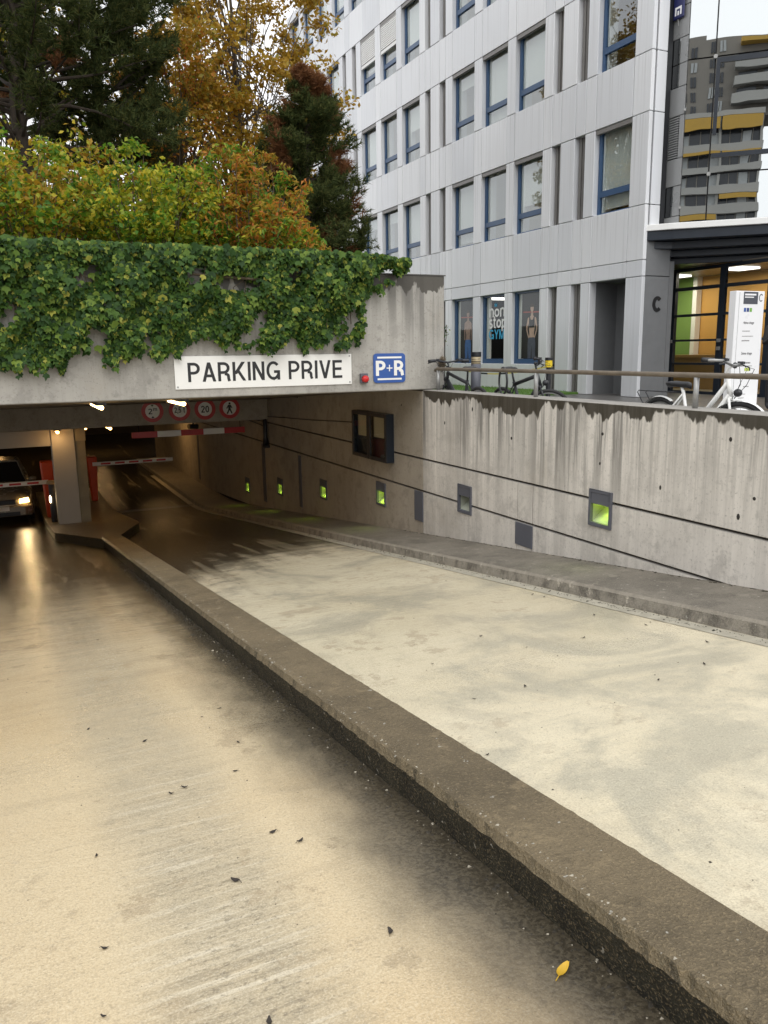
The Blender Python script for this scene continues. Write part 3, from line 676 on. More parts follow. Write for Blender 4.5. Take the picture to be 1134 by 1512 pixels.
# pipes on the tunnel wall
pp = empty('down_pipe', (XW, 18.45, -2), label='black down pipe with a trap on the tunnel wall beside the lintel', cat='pipe')
MB().tube([(-.07, -.5, 1.1), (-.07, -.5, .12), (-.07, -.5, -.1)], [.05, .05, .075], 10).build('pipe', M['black'], pp, smooth=True)
MB().box(-.12, -.0, -.6, -.4, -.14, -.08).build('bracket', M['black'], pp)
cb = empty('cable_run', (XW, 15, -1), label='thin black cables clipped along the tunnel wall', cat='cable')
MB().tube([(-.015, 3.3, -.43), (-.015, 0, -.3), (-.015, -2.0, -.2)], .01, 5).tube([(-.015, 3.3, -.66), (-.015, 7.4, -.46)], .012, 5).build('cable', M['black'], cb)

# notice case
nb = empty('notice_case', (XW, 12.06, -1.36), label='black glazed notice case with two doors on the wall under the beam', cat='notice board')
D = .12; y0, y1, z0, z1 = -.72, .62, -.37, .40
MB().box(-.06, 0, y0, y1, z0, z1).build('back_box', M['navy'], nb)
b = MB()
b.box(-D, -.06, y0, y0+.035, z0, z1).box(-D, -.06, y1-.035, y1, z0, z1).box(-D, -.06, y0+.035, y1-.035, z1-.035, z1).box(-D, -.06, y0+.035, y1-.035, z0, z0+.035)
b.build('side_frame', M['navy'], nb)
b = MB()
ymid = (y0+y1)/2
for (a, c) in ((y0, ymid-.005), (ymid+.005, y1)):
    b.box(-D-.025, -D-.001, a, a+.06, z0, z1).box(-D-.025, -D-.001, c-.06, c, z0, z1).box(-D-.025, -D-.001, a+.06, c-.06, z1-.06, z1).box(-D-.025, -D-.001, a+.06, c-.06, z0, z0+.06)
b.build('door_frame', M['black'], nb)
for (a, c) in ((y0+.06, ymid-.065), (ymid+.065, y1-.06)): MB().box(-D-.012, -D-.008, a, c, z0+.06, z1-.06).build('pane', M['shopglass'], nb)
MB().box(-.066, -.061, y0+.06, ymid-.06, .0, z1-.06).box(-.066, -.061, ymid+.06, y1-.1, -.02, z1-.06).build('notice', plain('notice_paper', (.50, .42, .28), .8, var=.1), nb)

# barriers and cabinets
def barrier(x, y, lab, arm, group='red parking barrier cabinets', H=1.25, az=1.0, wd=1.0):
    t = empty('barrier', (x, y, zr(y)+.17), label=lab, cat='barrier', group=group)
    vs = [(-.1, -.14, 0), (.1, -.14, 0), (.1, .14, 0), (-.1, .14, 0), (-.17, -.17, H), (.17, -.17, H), (.17, .17, H), (-.17, .17, H)]; vs = [(a*wd, c, e) for a, c, e in vs]
    MB().add(vs, [(0, 3, 2, 1), (4, 5, 6, 7), (0, 1, 5, 4), (1, 2, 6, 5), (2, 3, 7, 6), (3, 0, 4, 7)]).build('cabinet', M['orange'], t, bevel=.03)
    s_ = 1 if arm > 0 else -1
    MB().box(min(0, arm), max(0, arm), -.21, -.175, az, az+.1).build('arm', M['signwhite'], t)
    n = 5
    for i in range(n):
        a = s_*(.22+i*(abs(arm)-.3)/n); c = a+s_*.26
        MB().box(min(a, c), max(a, c), -.214, -.2105, az+.025, az+.075).build('stripe', M['red'], t)
    return t
b1 = barrier(2.2, 23.6, 'orange-red barrier cabinet right of the pillar with a white dashed arm', 2.2, wd=.8)
b2 = barrier(.93, 21.35, 'orange-red barrier cabinet left of the pillar with its arm before the car', -2.3, H=1.42, az=.87, wd=.9)
bo = empty('card_reader', (.93, 19.75, zr(20.2)+.17), label='slim grey post with a small lit lamp left of the pillar', cat='post')
MB().tube([(0, 0, 0), (0, 0, .95)], .075, 12).build('post', M['grey'], bo, smooth=True)
MB().tube([(0, 0, .95), (0, 0, 1.02)], [.12, .10], 14).build('cap', plain('cap_buff', (.5, .36, .2), .4), bo)
MB().ball((-.06, -.06, .6), (.02, .025, .09), 8, 6).build('lamp', emitter('reader_lamp', (1, .75, .4), 9), bo)

# ------------------------------------------------------------------ car in the near lane
def make_car():
    y = 21.9; t = empty('parked_car', (-.26, y, zr(23.2)), label='beige saloon car with lit headlamps facing the ramp at the left edge', cat='car')
    paint = plain('car_paint', (.30, .27, .215), .25, .3, var=.05)
    b = MB()
    # cross sections along local y (0 = nose): half width, z low, z belt, z top
    secs = [(0.0, .62, .30, .50, .60), (.08, .76, .22, .62, .70), (.35, .82, .20, .74, .80), (.8, .84, .20, .80, .87), (1.25, .85, .20, .84, .93)]
    ring = []
    def sec(yy, hw, zl_, zb, zt_):
        return [(-hw*.9, yy, zl_), (-hw, yy, zl_+.15), (-hw, yy, zb-.08), (-hw*.93, yy, zb), (-hw*.5, yy, zt_), (0, yy, zt_+.015), (hw*.5, yy, zt_), (hw*.93, yy, zb), (hw, yy, zb-.08), (hw, yy, zl_+.15), (hw*.9, yy, zl_)]
    vs = []; n = 11
    cab = [(1.3, .85, .20, .86, .94), (2.6, .85, .20, .9, .95), (4.0, .83, .22, .9, .97), (4.35, .7, .3, .8, .85)]
    allsec = secs+cab
    for s_ in allsec: vs += sec(*s_)
    fs = [(i*n+k, i*n+k+1, (i+1)*n+k+1, (i+1)*n+k) for i in range(len(allsec)-1) for k in range(n-1)]
    fs += [tuple(range(n)), tuple((len(allsec)-1)*n+k for k in range(n-1, -1, -1))]
    fs += [(i*n, (i+1)*n, (i+1)*n+n-1, i*n+n-1) for i in range(len(allsec)-1)]
    b.add(vs, fs); body = b.build('body', paint, t, smooth=True)
    # greenhouse: roof, pillars, glass
    b = MB(); A = (1.28, .74, .93); Bq = (2.0, .58, 1.40); Cq = (3.1, .58, 1.40); Dq = (3.85, .70, .96)
    b.add([(-Bq[1], Bq[0], Bq[2]), (Bq[1], Bq[0], Bq[2]), (Cq[1], Cq[0], Cq[2]), (-Cq[1], Cq[0], Cq[2]), (0, Bq[0]+.05, Bq[2]+.035), (0, Cq[0]-.05, Cq[2]+.035)], [(0, 1, 4), (1, 2, 5, 4), (2, 3, 5), (3, 0, 4, 5)])
    for s_ in (-1, 1):
        b.tube([(s_*A[1], A[0], A[2]-.02), (s_*Bq[1], Bq[0], Bq[2]), (s_*Cq[1], Cq[0], Cq[2]), (s_*Dq[1], Dq[0], Dq[2]-.02)], .03, 6)
        b.tube([(s_*.8, 2.55, .93), (s_*.59, 2.55, 1.4)], .035, 6)
    b.tube([(-Bq[1], Bq[0], Bq[2]), (Bq[1], Bq[0], Bq[2])], .03, 6)
    b.build('roof', paint, t)
    gl = plain('car_glass', (.012, .013, .014), .08, var=.02)
    b = MB(); b.add([(-A[1], A[0], A[2]), (A[1], A[0], A[2]), (Bq[1], Bq[0], Bq[2]), (-Bq[1], Bq[0], Bq[2])], [(0, 1, 2, 3)]); b.build('windscreen', gl, t)
    b = MB()
    for s_ in (-1, 1): b.add([(s_*.76, 1.3, .93), (s_*.59, 2.0, 1.38), (s_*.59, 3.1, 1.38), (s_*.72, 3.8, .95)], [(0, 1, 2, 3)])
    b.add([(-Dq[1], Dq[0], Dq[2]), (Dq[1], Dq[0], Dq[2]), (Cq[1], Cq[0], Cq[2]), (-Cq[1], Cq[0], Cq[2])], [(0, 1, 2, 3)]); b.build('side_glass', gl, t)
    MB().box(-.42, .42, -.03, .06, .535, .655).build('grille', M['black'], t, bevel=.01)
    b = MB()
    b.prism([(-.80, -.02), (-.62, -.09), (.62, -.09), (.80, -.02), (.82, .16), (-.82, .16)], lambda a, c, d: (a, c, d), .24, .50); b.build('bumper', paint, t, bevel=.03)
    MB().box(-.5, .5, -.1, -.05, .26, .36).build('air_intake', M['black'], t)
    MB().box(-.26, .26, -.105, -.092, .395, .50).build('number_plate', M['signwhite'], t)
    for s_ in (-1, 1):
        b = MB(); b.prism([(s_*.50, .55), (s_*.74, .57), (s_*.72, .67), (s_*.51, .65)], TY, -.02, .12); b.build('headlight', emitter('headlight_beam', (1, .58, .18), 7), t)
        b = MB(); b.ball((s_*.9, 1.35, .98), (.1, .06, .065)); b.tube([(s_*.78, 1.38, .93), (s_*.88, 1.36, .96)], .02, 6); b.build('mirror', paint, t, smooth=True)
        for yy in (.75, 3.35):
            b = MB(); b.tube([(s_*.66, yy, .30), (s_*.84, yy, .30)], .30, 22); wh = b.build('wheel', M['rubber'], t)
            MB().tube([(s_*.845, yy, .30), (s_*.852, yy, .30)], .19, 16).build('rim', M['steel'], wh)
    L = bpy.data.lights.new('headlight_light', 'SPOT'); L.energy = 12; L.color = (1, .72, .38); L.spot_size = math.radians(75); L.spot_blend = .8; L.shadow_soft_size = .08
    lo = bpy.data.objects.new('headlight_light', L); link(lo, t); lo.location = (.6, -.15, .62); lo.rotation_euler = (math.radians(84), 0, PI)
    return t
make_car()

# ------------------------------------------------------------------ office building
XF = 13.0; BY = 14.0
bld = empty('office_building', (XF, BY, ZG), label='pale grey panelled office block with blue-framed windows behind the terrace', cat='building')
cache = {}
def panel(y0, y1, z0, z1, mat='panel', th=.2, x=0, name='cladding_panel', gap=.007):
    k = (round(y1-y0, 3), round(z1-z0, 3), mat, th, name)
    loc = (x, y0+gap-BY, z0+gap-ZG)
    if k in cache: return inst(cache[k], loc, bld)
    o = MB().box(0, th, 0, y1-y0-2*gap, 0, z1-z0-2*gap).build(name, M[mat], bld, bevel=.008, loc=loc); cache[k] = o; return o
wcache = {}
def make_window(wd, h):
    """returns frame(with children) prototypes; local origin bottom right corner, y to the left"""
    b = MB(); d0, d1 = .13, .2
    b.box(d0, d1, 0, .05, 0, h).box(d0, d1, wd-.085, wd, 0, h).box(d0, d1, .05, wd-.085, h-.06, h).box(d0, d1, .05, wd-.085, 0, .045)
    b.box(d0-.012, d1, .05, wd-.085, .40, .53)
    return b
def window(y0, y1, z0, z1, kind='std', bl=None):
    wd = y1-y0; h = z1-z0; k = (round(wd, 2), round(h, 2)); loc = (0, y0-BY, z0-ZG)
    if k in wcache:
        fr = inst(wcache[k][0], loc, bld)
        for p in wcache[k][1]: inst(p, p.location.copy(), fr)
    else:
        fr = make_window(wd, h).build('window', M['blue'], bld, loc=loc)
        ps = [MB().box(.165, .175, .05, wd-.085, .53, h-.06).build('pane', M['pane'], fr), MB().box(.165, .175, .05, wd-.085, .045, .40).build('pane', M['pane'], fr),
              MB().box(.02, .12, .01, wd-.01, h-.1, h-.005).build('blind_box', M['slotframe'], fr)]
        ps.append(MB().box(.20, .42, wd-.15, wd-.085, .05, h-.06).build('reveal', M['white'], fr)); wcache[k] = (fr, ps)
    bl = random.choice([.0, .0, .12, .25, .45, .62, .70, .93]) if bl is None else bl
    if bl > 0: MB().box(.26, .268, .03, wd-.03, h-bl*h, h-.02).build('roller_blind', M['blind'], fr)
    return fr
scache = {}
def slot(y0, y1, z0, z1):
    wd = y1-y0; h = z1-z0; k = (round(wd, 2), round(h, 2)); loc = (0, y0-BY, z0-ZG)
    if k in scache:
        o = inst(scache[k][0], loc, bld); p = scache[k][1]; inst(p, p.location.copy(), o); return o
    b = MB(); b.box(.12, .24, wd-.11, wd-.02, 0, h).box(.14, .24, wd-.19, wd-.125, 0, h).box(.12, .24, 0, .05, 0, h).box(.2, .24, .05, wd-.2, 0, .06)
    o = b.build('slot_window', M['slotframe'], bld, loc=loc); p = MB().box(.19, .2, .05, wd-.19, .0, h).build('pane', M['mirror'], o); scache[k] = (o, p); return o
OFF = [('W', 0, 1.24), ('P', 1.24, 1.62), ('W', 1.62, 2.86), ('P', 2.86, 3.27), ('W', 3.27, 4.5), ('P', 4.5, 4.9), ('S', 4.9, 5.26), ('P', 5.26, 5.83), ('S', 5.83, 6.17), ('P', 6.17, 6.54)]
cols = [('C', 13.94, 14.47), ('W', 14.47, 15.67), ('P', 15.67, 16.03), ('S', 16.03, 16.40), ('P', 16.40, 16.95), ('S', 16.95, 17.30), ('P', 17.30, 17.67)]
for k in range(2): cols += [(t, 17.67+6.54*k+a, 17.67+6.54*k+c) for t, a, c in OFF]
cols += [('W', 30.75, 31.99)]
blank = [('B', 31.99, 34.25), ('B', 34.25, 36.5)]
top = [c for c in cols if c[2] < 27.1] + [('P', 27.07, 28.5)]
yy = 28.5
for i in range(5):
    e = yy+1.18; top += [('W', yy, e)]; nx_ = 28.5+1.61*(i+1) if i < 4 else 36.5; top += [('P', e, nx_)]; yy = nx_
levels = [(1.91, 3.06, 4.93), (4.93, 6.12, 7.97), (7.97, 9.15, 11.0), (11.0, 12.2, 14.02)]   # spandrel bottom, sill, lintel
blinds_out = {(1, 27.43): 1, (1, 25.83): 1}
for li, (za, zs, zt2) in enumerate(levels):
    cl = (top if li == 3 else cols+blank)
    for t, a, c in cl:
        if t == 'C':
            panel(a, c, za, zs, th=.1); panel(a, c, zs, zt2, th=.1); continue
        panel(a, c, za, zs)
        if t in 'PB': panel(a, c, zs, zt2)
        elif t == 'W':
            wn = window(a+.004, c-.004, zs, zt2)
            if li == 2 and (abs(a-27.48) < .1 or abs(a-25.83) < .1):
                b = MB()
                for i in range(12): b.box(.03, .09, .02, c-a-.03, zt2-zs-.08-i*.065-.045, zt2-zs-.08-i*.065)
                b.box(.03, .1, .02, c-a-.03, zt2-zs-.98, zt2-zs-.88)
                b.build('louvre_blind', M['white'], wn)
        else: slot(a+.004, c-.004, zs, zt2)
for t, a, c in top: panel(a, c, 14.02, 14.32)
# ground floor
for t, a, c in cols:
    if a > 24.2: continue
    if t == 'C': panel(a, c, 1.56, 1.91, th=.1); panel(a, c, ZG, 1.56, th=.1); continue
    panel(a, c, 1.56, 1.91)
    if t == 'P': panel(a, c, ZG, 1.56)
    elif t == 'S': slot(a+.004, c-.004, ZG, 1.56)
    elif a > 15: panel(a, c, ZG, -.36)
panel(24.21, 30, ZG, 1.91); panel(30, 36.5, ZG, 1.91)
# solid backing, floors and rooms behind the windows
b = MB(); rel = lambda x, y, z: (x-XF, y-BY, z-ZG)
def cbox(b, x0, x1, y0, y1, z0, z1, mi=0): b.box(x0-XF, x1-XF, y0-BY, y1-BY, z0-ZG, z1-ZG, mi)
for (za, zs, zt2) in levels: cbox(b, 13.21, 13.3, 14.05, 36.45, za+.004, zs-.004)
cbox(b, 13.21, 13.3, 17.7, 36.45, 1.565, 1.90); cbox(b, 13.3, 30, 14.2, 36.5, 14.0, 14.3); cbox(b, 13.21, 30, 36.4, 36.5, ZG, 14.0)
for (za, zs, zt2), cl in zip(levels, (cols, cols, cols, top)):
    for t, a, c in cl:
        if t in 'PC': cbox(b, 13.215, 13.29, a+.02, c-.02, zs+.002, zt2-.002)
    if cl is cols: cbox(b, 13.215, 13.29, 32, 36.4, zs+.002, zt2-.002)
for t, a, c in cols:
    if t == 'P' and a > 15 and a < 24: cbox(b, 13.215, 13.29, a+.02, c-.02, ZG, 1.56)
    if t == 'W' and 17 < a < 24: cbox(b, 13.215, 13.29, a, c, ZG, -.37)
cbox(b, 13.215, 13.29, 24.2, 36.4, ZG, 1.9)
b.build('facade_core', M['core'], bld)
b = MB()
for zf, zc2 in ((2.2, 5.1), (5.2, 8.1), (8.25, 11.15), (11.3, 13.9)):
    cbox(b, 13.31, 18, 14.2, 36.4, zf-.06, zf); cbox(b, 13.31, 18, 14.2, 36.4, zc2, zc2+.06); cbox(b, 17.9, 18, 14.2, 36.4, zf, zc2)
    for yy in (14.1, 17.45, 20.75, 24, 27.3, 30.5, 36.3): cbox(b, 13.35, 17.9, yy, yy+.08, zf, zc2)
b.build('office_interior', M['room'], bld)
M['officelight'] = emitter('office_light', (1, .97, .9), 2.0)
for zc2 in (5.1, 8.1, 11.15):
    for yy in (18.7, 21.9, 25.3, 28.5):
        b = MB(); cbox(b, 14.2, 16.8, yy, yy+.12, zc2-.09, zc2-.03); b.build('ceiling_strip', M['officelight'], bld)
b = MB(); cbox(b, 13.31, 17.5, 17.5, 24, ZG, ZG+.05); cbox(b, 13.31, 17.5, 17.5, 24, 1.9, 1.95); cbox(b, 17.4, 17.5, 17.5, 24, ZG, 1.9); cbox(b, 13.35, 17.4, 23.9, 24, ZG, 1.9)
b.build('gym_interior', plain('gym_dark_wall', (.035, .034, .036), .7), bld)
for yy in (18.5, 20.2, 21.6):
    b = MB(); cbox(b, 13.8, 16.8, yy, yy+.1, 1.55, 1.62); b.build('ceiling_strip', M['officelight'], bld)
# niche with a flush service door
b = MB(); cbox(b, 13.85, 13.95, 14.4, 15.75, ZG, 1.56); cbox(b, 13.2, 13.85, 15.68, 15.76, ZG, 1.56); cbox(b, 13.2, 13.85, 14.38, 14.46, ZG, 1.56); cbox(b, 13.2, 13.95, 14.38, 15.76, 1.57, 1.62)
b.build('niche', M['darkgrey'], bld)
b = MB(); cbox(b, 13.835, 13.849, 14.5, 15.06, ZG+.02, 1.5); dr = b.build('service_door', M['darkgrey'], bld)
b = MB(); b.tube([rel(13.835, 15.0, .98), rel(13.77, 15.0, .98)], .02, 8); b.tube([rel(13.78, 15.0, .98), rel(13.78, 14.9, .98)], .014, 8); b.build('handle', M['steel'], dr)

# gym window posters (flat prints behind the glass)
gw = [(20.98, 22.17), (19.32, 20.55), (17.68, 18.93)]
# the three ground-floor shop windows
shop = []
for i, (a, c) in enumerate(gw):
    wd = c-a-.008; h = 1.92; b = MB()
    b.box(.11, .2, 0, .05, 0, h).box(.11, .2, wd-.1, wd, 0, h).box(.11, .2, .05, wd-.1, h-.05, h).box(.11, .2, .05, wd-.1, 0, .13)
    o = b.build('shop_window', M['blue'], bld, loc=(0, a+.004-BY, -.36-ZG)); shop.append(o)
    MB().box(.155, .163, .05, wd-.1, .13, h-.05).build('pane', M['shopglass'], o)
    MB().box(.19, .26, wd-.24, wd-.1, .13, h-.05).build('reveal', M['white'], o)
M['posterdark'] = plain('poster_backing', (.03, .027, .025), .5, var=.3, sc=3)
M['postskin'] = plain('poster_skin', (.72, .50, .40), .6, var=.25, sc=6); M['postskin2'] = plain('poster_skin_dark', (.46, .30, .24), .6, var=.4, sc=9)  # darker of the two printed skin tones, for the male figure
M['postblue'] = plain('poster_shorts', (.08, .20, .52), .6, var=.4, sc=9); M['postgrey'] = plain('poster_leggings', (.14, .15, .20), .6, var=.3, sc=8)
M['posthair'] = plain('poster_hair', (.07, .045, .03), .6)
M['cyan'] = plain('cyan_print', (.02, .36, .62), .5, var=.05); M['printwhite'] = plain('white_print', (.85, .85, .85), .5, var=.03)
def flat(name, poly, mat, par, d, sc=1, oy=0, oz=0):
    # u to the right in the picture (= -y)
    T = lambda a, b_, dd: (dd, oy-a*sc, oz+b_*sc)
    return MB().prism(poly, T, d, d+.0015).build(name, mat, par)
def mir(p): return p+[(-x, z) for x, z in reversed(p)]
def gym_poster(par, cy, z0, female):
    sk = M['postskin'] if female else M['postskin2']
    torso = mir([(0, 1.22), (.045, 1.22), (.055, 1.13), (.16, 1.08), (.17, .98), (.125, .80), (.10, .66), (.13, .52), (0, .5)])
    flat('figure', torso, sk, par, .1785, 1, cy, z0)
    for s_ in (1, -1):
        if female: arm = [(.15, 1.09), (.19, 1.06), (.25, .84), (.245, .76), (.14, .52), (.11, .55), (.195, .76), (.19, .86), (.125, 1.0)]
        else: arm = [(.15, 1.09), (.20, 1.05), (.215, .85), (.20, .55), (.16, .55), (.165, .83), (.13, 1.0)]
        flat('arm', [(s_*x, z) for x, z in (arm if s_ > 0 else arm[::-1])], sk, par, .1765, 1, cy, z0)
    flat('head', [(.075*math.cos(2*PI*i/16), 1.33+.105*math.sin(2*PI*i/16)) for i in range(16)], sk, par, .1765, 1, cy, z0)
    flat('hair', [(.08*math.cos(PI*i/10), 1.36+.09*math.sin(PI*i/10)) for i in range(11)], M['posthair'], par, .1745, 1, cy, z0)
    flat('legs', mir([(0, .56), (.14, .56), (.175, .40), (.165, 0), (.03, 0), (.005, .34)]), M['postgrey'] if female else M['postblue'], par, .1765, 1, cy, z0)
    if female: flat('top', mir([(0, 1.02), (.05, 1.03), (.09, 1.12), (.12, 1.1), (.125, .95), (.12, .82), (0, .82)]), M['print'], par, .1745, 1, cy, z0)
def wloc(i, y): return y-(gw[i][0]+.004)
for i in (0, 2):
    a, c = gw[i]; wd = c-a-.008
    MB().box(.180, .184, .06, wd-.25, .14, 1.88 if i else 1.86).build('poster', M['posterdark'], shop[i])
    gym_poster(shop[i], (wd-.19)/2, .14, i == 2)
    flat('print_band', [(-.4, 1.22), (.35, 1.2), (.35, 1.235), (-.4, 1.255)], plain('red_neon_print', (.45, .09, .07), .5), shop[i], .1785, 1, (wd-.19)/2, .14)
wd = gw[1][1]-gw[1][0]-.008
for s_, z, m, h, w_ in (('non', 1.31, 'printwhite', .26, .80), ('stop', 1.0, 'printwhite', .27, .88), ('GYM', .69, 'cyan', .27, .80)):
    letters(s_, M[m], shop[1], (.1525, wd-.28, z), (0, -1, 0), (0, 0, 1), h*1.25 if s_ != 'GYM' else h, w_, w=.15, gap=.08)
flat('lettering', [(-.06, 0), (.06, 0), (.075, .1), (.03, .05), (0, .12), (-.03, .05), (-.075, .1)], M['cyan'], shop[1], .150, 1, wd-.62, 1.6)

# corner: slim column, glass reflection modelled as grey facet with louvre, mirror bay
zz = [1.91, 3.06, 4.93, 6.12, 7.97, 9.15, 11.0, 12.2, 14.3]
for z0, z1 in zip(zz[:-1], zz[1:]):
    if z0 < 2: z0 = 2.36
    b = MB(); cbox(b, 13.145, 13.42, 13.945, 14.2, z0+.007, z1-.007); b.build('corner_panel', M['panel'], bld, bevel=.008)
b = MB(); cbox(b, 13.1, 13.6, 14.0, 14.3, 2.3, 14.2); cbox(b, 13.45, 13.58, 13.98, 14.05, 2.6, 14.2); b.build('corner_core', M['black'], bld)
M['facet'] = plain('grey_facet', (.32, .325, .325), .3, .3, var=.08, sc=1)
def facet(z0, z1, y0=13.575, y1=14.02, mat='facet', name='facet_reflection_panel'):
    b = MB(); cbox(b, 13.6, 13.64, y0, y1, z0+.006, z1-.006); return b.build(name, M[mat], bld, bevel=.004)
for z0, z1 in ((2.64, 2.8), (3.42, 3.98), (4.83, 5.4), (6.35, 6.95), (6.95, 7.9), (7.9, 9), (9, 10.2), (10.2, 12), (12, 14.2)): facet(z0, z1)
for z0, z1 in ((2.8, 3.42), (5.4, 5.85), (5.85, 6.35)): facet(z0, z1, 13.78, 14.02, 'mirror', 'facet_pane'); facet(z0, z1, 13.575, 13.775)
lv = facet(3.98, 4.83, 13.575, 13.70); b = MB()
for i in range(17): b.box(13.60-XF, 13.64-XF, 13.72-BY, 14.0-BY, 4.0+i*.049-ZG, 4.028+i*.049-ZG)
b.build('reflected_louvre', M['facet'], bld)
b = MB(); cbox(b, 13.66, 13.7, 13.58, 14.05, 2.62, 14.2); b.build('facet_core', M['black'], bld)
ns = empty('wall_sign', (13.56, 13.9, 6.62), label='small navy sign with a white mark fixed high at the corner of the building', cat='sign')
MB().box(-.02, .02, -.22, .08, .1, .62).build('plate', plain('navy_sign', (.02, .025, .11), .4), ns, bevel=.02)
b = MB(); b.box(-.024, -.021, -.16, -.12, .17, .33).box(-.024, -.021, -.12, .02, .29, .33).box(-.024, -.021, -.02, .02, .17, .29).box(-.024, -.021, -.09, -.05, .17, .25); b.build('mark', M['printwhite'], ns)
MB().tube([(.0, -.05, .1), (.03, -.05, -.02)], .012, 6).build('bracket', M['steel'], ns)
# 45 degree bay
G0 = Vector((13.6, 13.56, 0)); TG = Vector((.70711, -.70711, 0)); NO = Vector((-.70711, -.70711, 0))
def BT(u, z, d): p = G0+TG*u+NO*d; return (p.x-XF, p.y-BY, z-ZG)
us = [.0, .54, 2.3, 4.1, 5.9]; zs_ = [2.64, 3.59, 5.86, 8.1, 10.3, 12.4, 14.3]
for i in range(4):
    for j in range(6):
        a, c, z0, z1 = us[i]+.014, us[i+1]-.014, zs_[j]+.014, zs_[j+1]-.014
        b = MB(); b.prism([(a, z0), (c, z0), (c, z1), (a, z1)], BT, -.012, 0)
        b.build('glass_pane', M['mirror'], bld)
b = MB(); b.prism([(0, 2.62), (5.9, 2.62), (5.9, 14.3), (0, 14.3)], BT, -.12, -.06); b.build('bay_core', M['black'], bld)
b = MB()
for (a, c, z0, z1) in ((.57, 2.28, 5.73, 5.83), (.565, .64, 4.35, 5.73), (.57, 2.28, 3.90, 3.99)): b.prism([(a, z0), (c, z0), (c, z1), (a, z1)], BT, .002, .03)
b.build('mullion', M['navy'], bld)
for (u, z) in ((.54, 5.86), (.54, 3.59), (2.3, 5.86), (2.3, 3.59), (.0, 4.9), (0, 2.95)):
    b = MB(); r = .04 if u > 0 else .025; b.prism([(u+r*math.cos(2*PI*i/14), z+r*math.sin(2*PI*i/14)) for i in range(14)], BT, .002, .035); b.build('glass_button', M['steel'], bld)
# canopy over the entrance
def can(off, z0, z1, mat, name):
    o2 = off*.70711
    poly = [(13.02+off*.35, 14.0), (13.40+o2, 13.52+o2), (18.6+o2, 8.32+o2), (19.6+o2, 9.6+o2), (15.5, 15.5), (14.0, 14.3), (13.5, 14.25)]
    T = lambda a, b_, d: (a-XF, b_-BY, d-ZG)
    return MB().prism(poly, T, z0, z1).build(name, M[mat], bld, bevel=.01)
can(0, 2.50, 2.63, 'white', 'canopy_fascia'); can(.06, 2.30, 2.495, 'navy', 'canopy_soffit'); can(.42, 2.14, 2.298, 'navy', 'canopy_soffit'); can(.75, 2.0, 2.138, 'navy', 'canopy_soffit'); can(1.05, 1.87, 1.998, 'navy', 'canopy_soffit')
# dark return wall with the letter C
b = MB(); cbox(b, 13.105, 13.80, 13.95, 14.25, ZG, 1.56); b.build('return_panel', M['darkgrey'], bld, bevel=.006)
b = MB(); cbox(b, 13.105, 13.80, 13.95, 14.25, 1.575, 2.3); b.build('return_panel', M['darkgrey'], bld, bevel=.006)
b = MB(); T = lambda a, b_, d: (a-XF, b_-BY, d-ZG)
b.prism([(13.81, 13.96), (13.95, 13.97), (15.15, 15.2), (15.15, 15.4), (13.81, 14.25)], T, ZG, 1.9); b.build('return_panel', M['darkgrey'], bld)
letters('C', M['print'], bld, rel(13.34, 13.9495, .80), (1, 0, 0), (0, 0, 1), .34, .27, w=.22, ext=.012)
# entrance front
XD = 15.1
b = MB()
for (a, c) in ((15.03, 15.13), (13.56, 13.71), (12.30, 12.42), (9.6, 9.7)): cbox(b, XD, XD+.09, a, c, ZG, 1.86)
for (z0, z1) in ((1.78, 1.86), (1.34, 1.42), (.73, .79), (.15, .20), (ZG, -1.02)):
    cbox(b, XD+.01, XD+.08, 13.71, 15.03, z0, z1); cbox(b, XD+.01, XD+.08, 12.42, 13.56, z0, z1)
cbox(b, XD+.01, XD+.08, 9.7, 12.30, 1.34, 1.42); cbox(b, XD+.01, XD+.08, 9.7, 12.30, 1.78, 1.86)
for z0 in (-.40, ): cbox(b, XD+.01, XD+.08, 13.71, 15.03, z0, z0+.05); cbox(b, XD+.01, XD+.08, 12.42, 13.56, z0, z0+.05)
en = b.build('entrance_door', M['navy'], bld)
zl_ = [-1.02, -.40, .15, .73, 1.34, 1.78]
for (a, c) in ((13.71, 15.03), (12.42, 13.56)):
    for i in range(5):
        b = MB(); cbox(b, XD+.035, XD+.045, a, c, zl_[i]+(.05 if i in (1, 2) else .06 if i in (3, 4) else 0), zl_[i+1]); b.build('pane', M['shopglass'], en)
b = MB(); cbox(b, XD+.035, XD+.045, 9.7, 12.3, 1.42, 1.78); b.build('pane', M['shopglass'], en)
b = MB(); cbox(b, XD-.04, XD, 13.58, 13.66, .12, .2); cbox(b, XD-.04, XD, 13.58, 13.66, -.06, .02); cbox(b, XD-.04, XD, 15.05, 15.11, .12, .2); b.build('lock', M['steel'], en)
M['green'] = plain('lobby_green', (.24, .38, .11), .6, var=.06); M['orangew'] = plain('lobby_orange', (.54, .30, .075), .6, var=.08, sc=2)
b = MB(); cbox(b, 17.4, 17.5, 16.45, 17.5, ZG, 1.9); cbox(b, 15.2, 17.4, 17.40, 17.5, ZG, 1.9); b.build('lobby_wall', M['green'], bld)
b = MB(); cbox(b, 17.4, 17.5, 12, 16.44, ZG, 1.9); b.build('lobby_wall', M['orangew'], bld)
b = MB(); cbox(b, 15.2, 20, 9, 17.4, ZG, ZG+.02); cbox(b, 15.2, 20, 9, 17.4, 1.86, 1.9); cbox(b, 20, 20.1, 9, 17.4, ZG, 1.9); cbox(b, 15.2, 20, 8.9, 9, ZG, 1.9); b.build('lobby_shell', plain('lobby_floor', (.20, .17, .13), .4), bld)
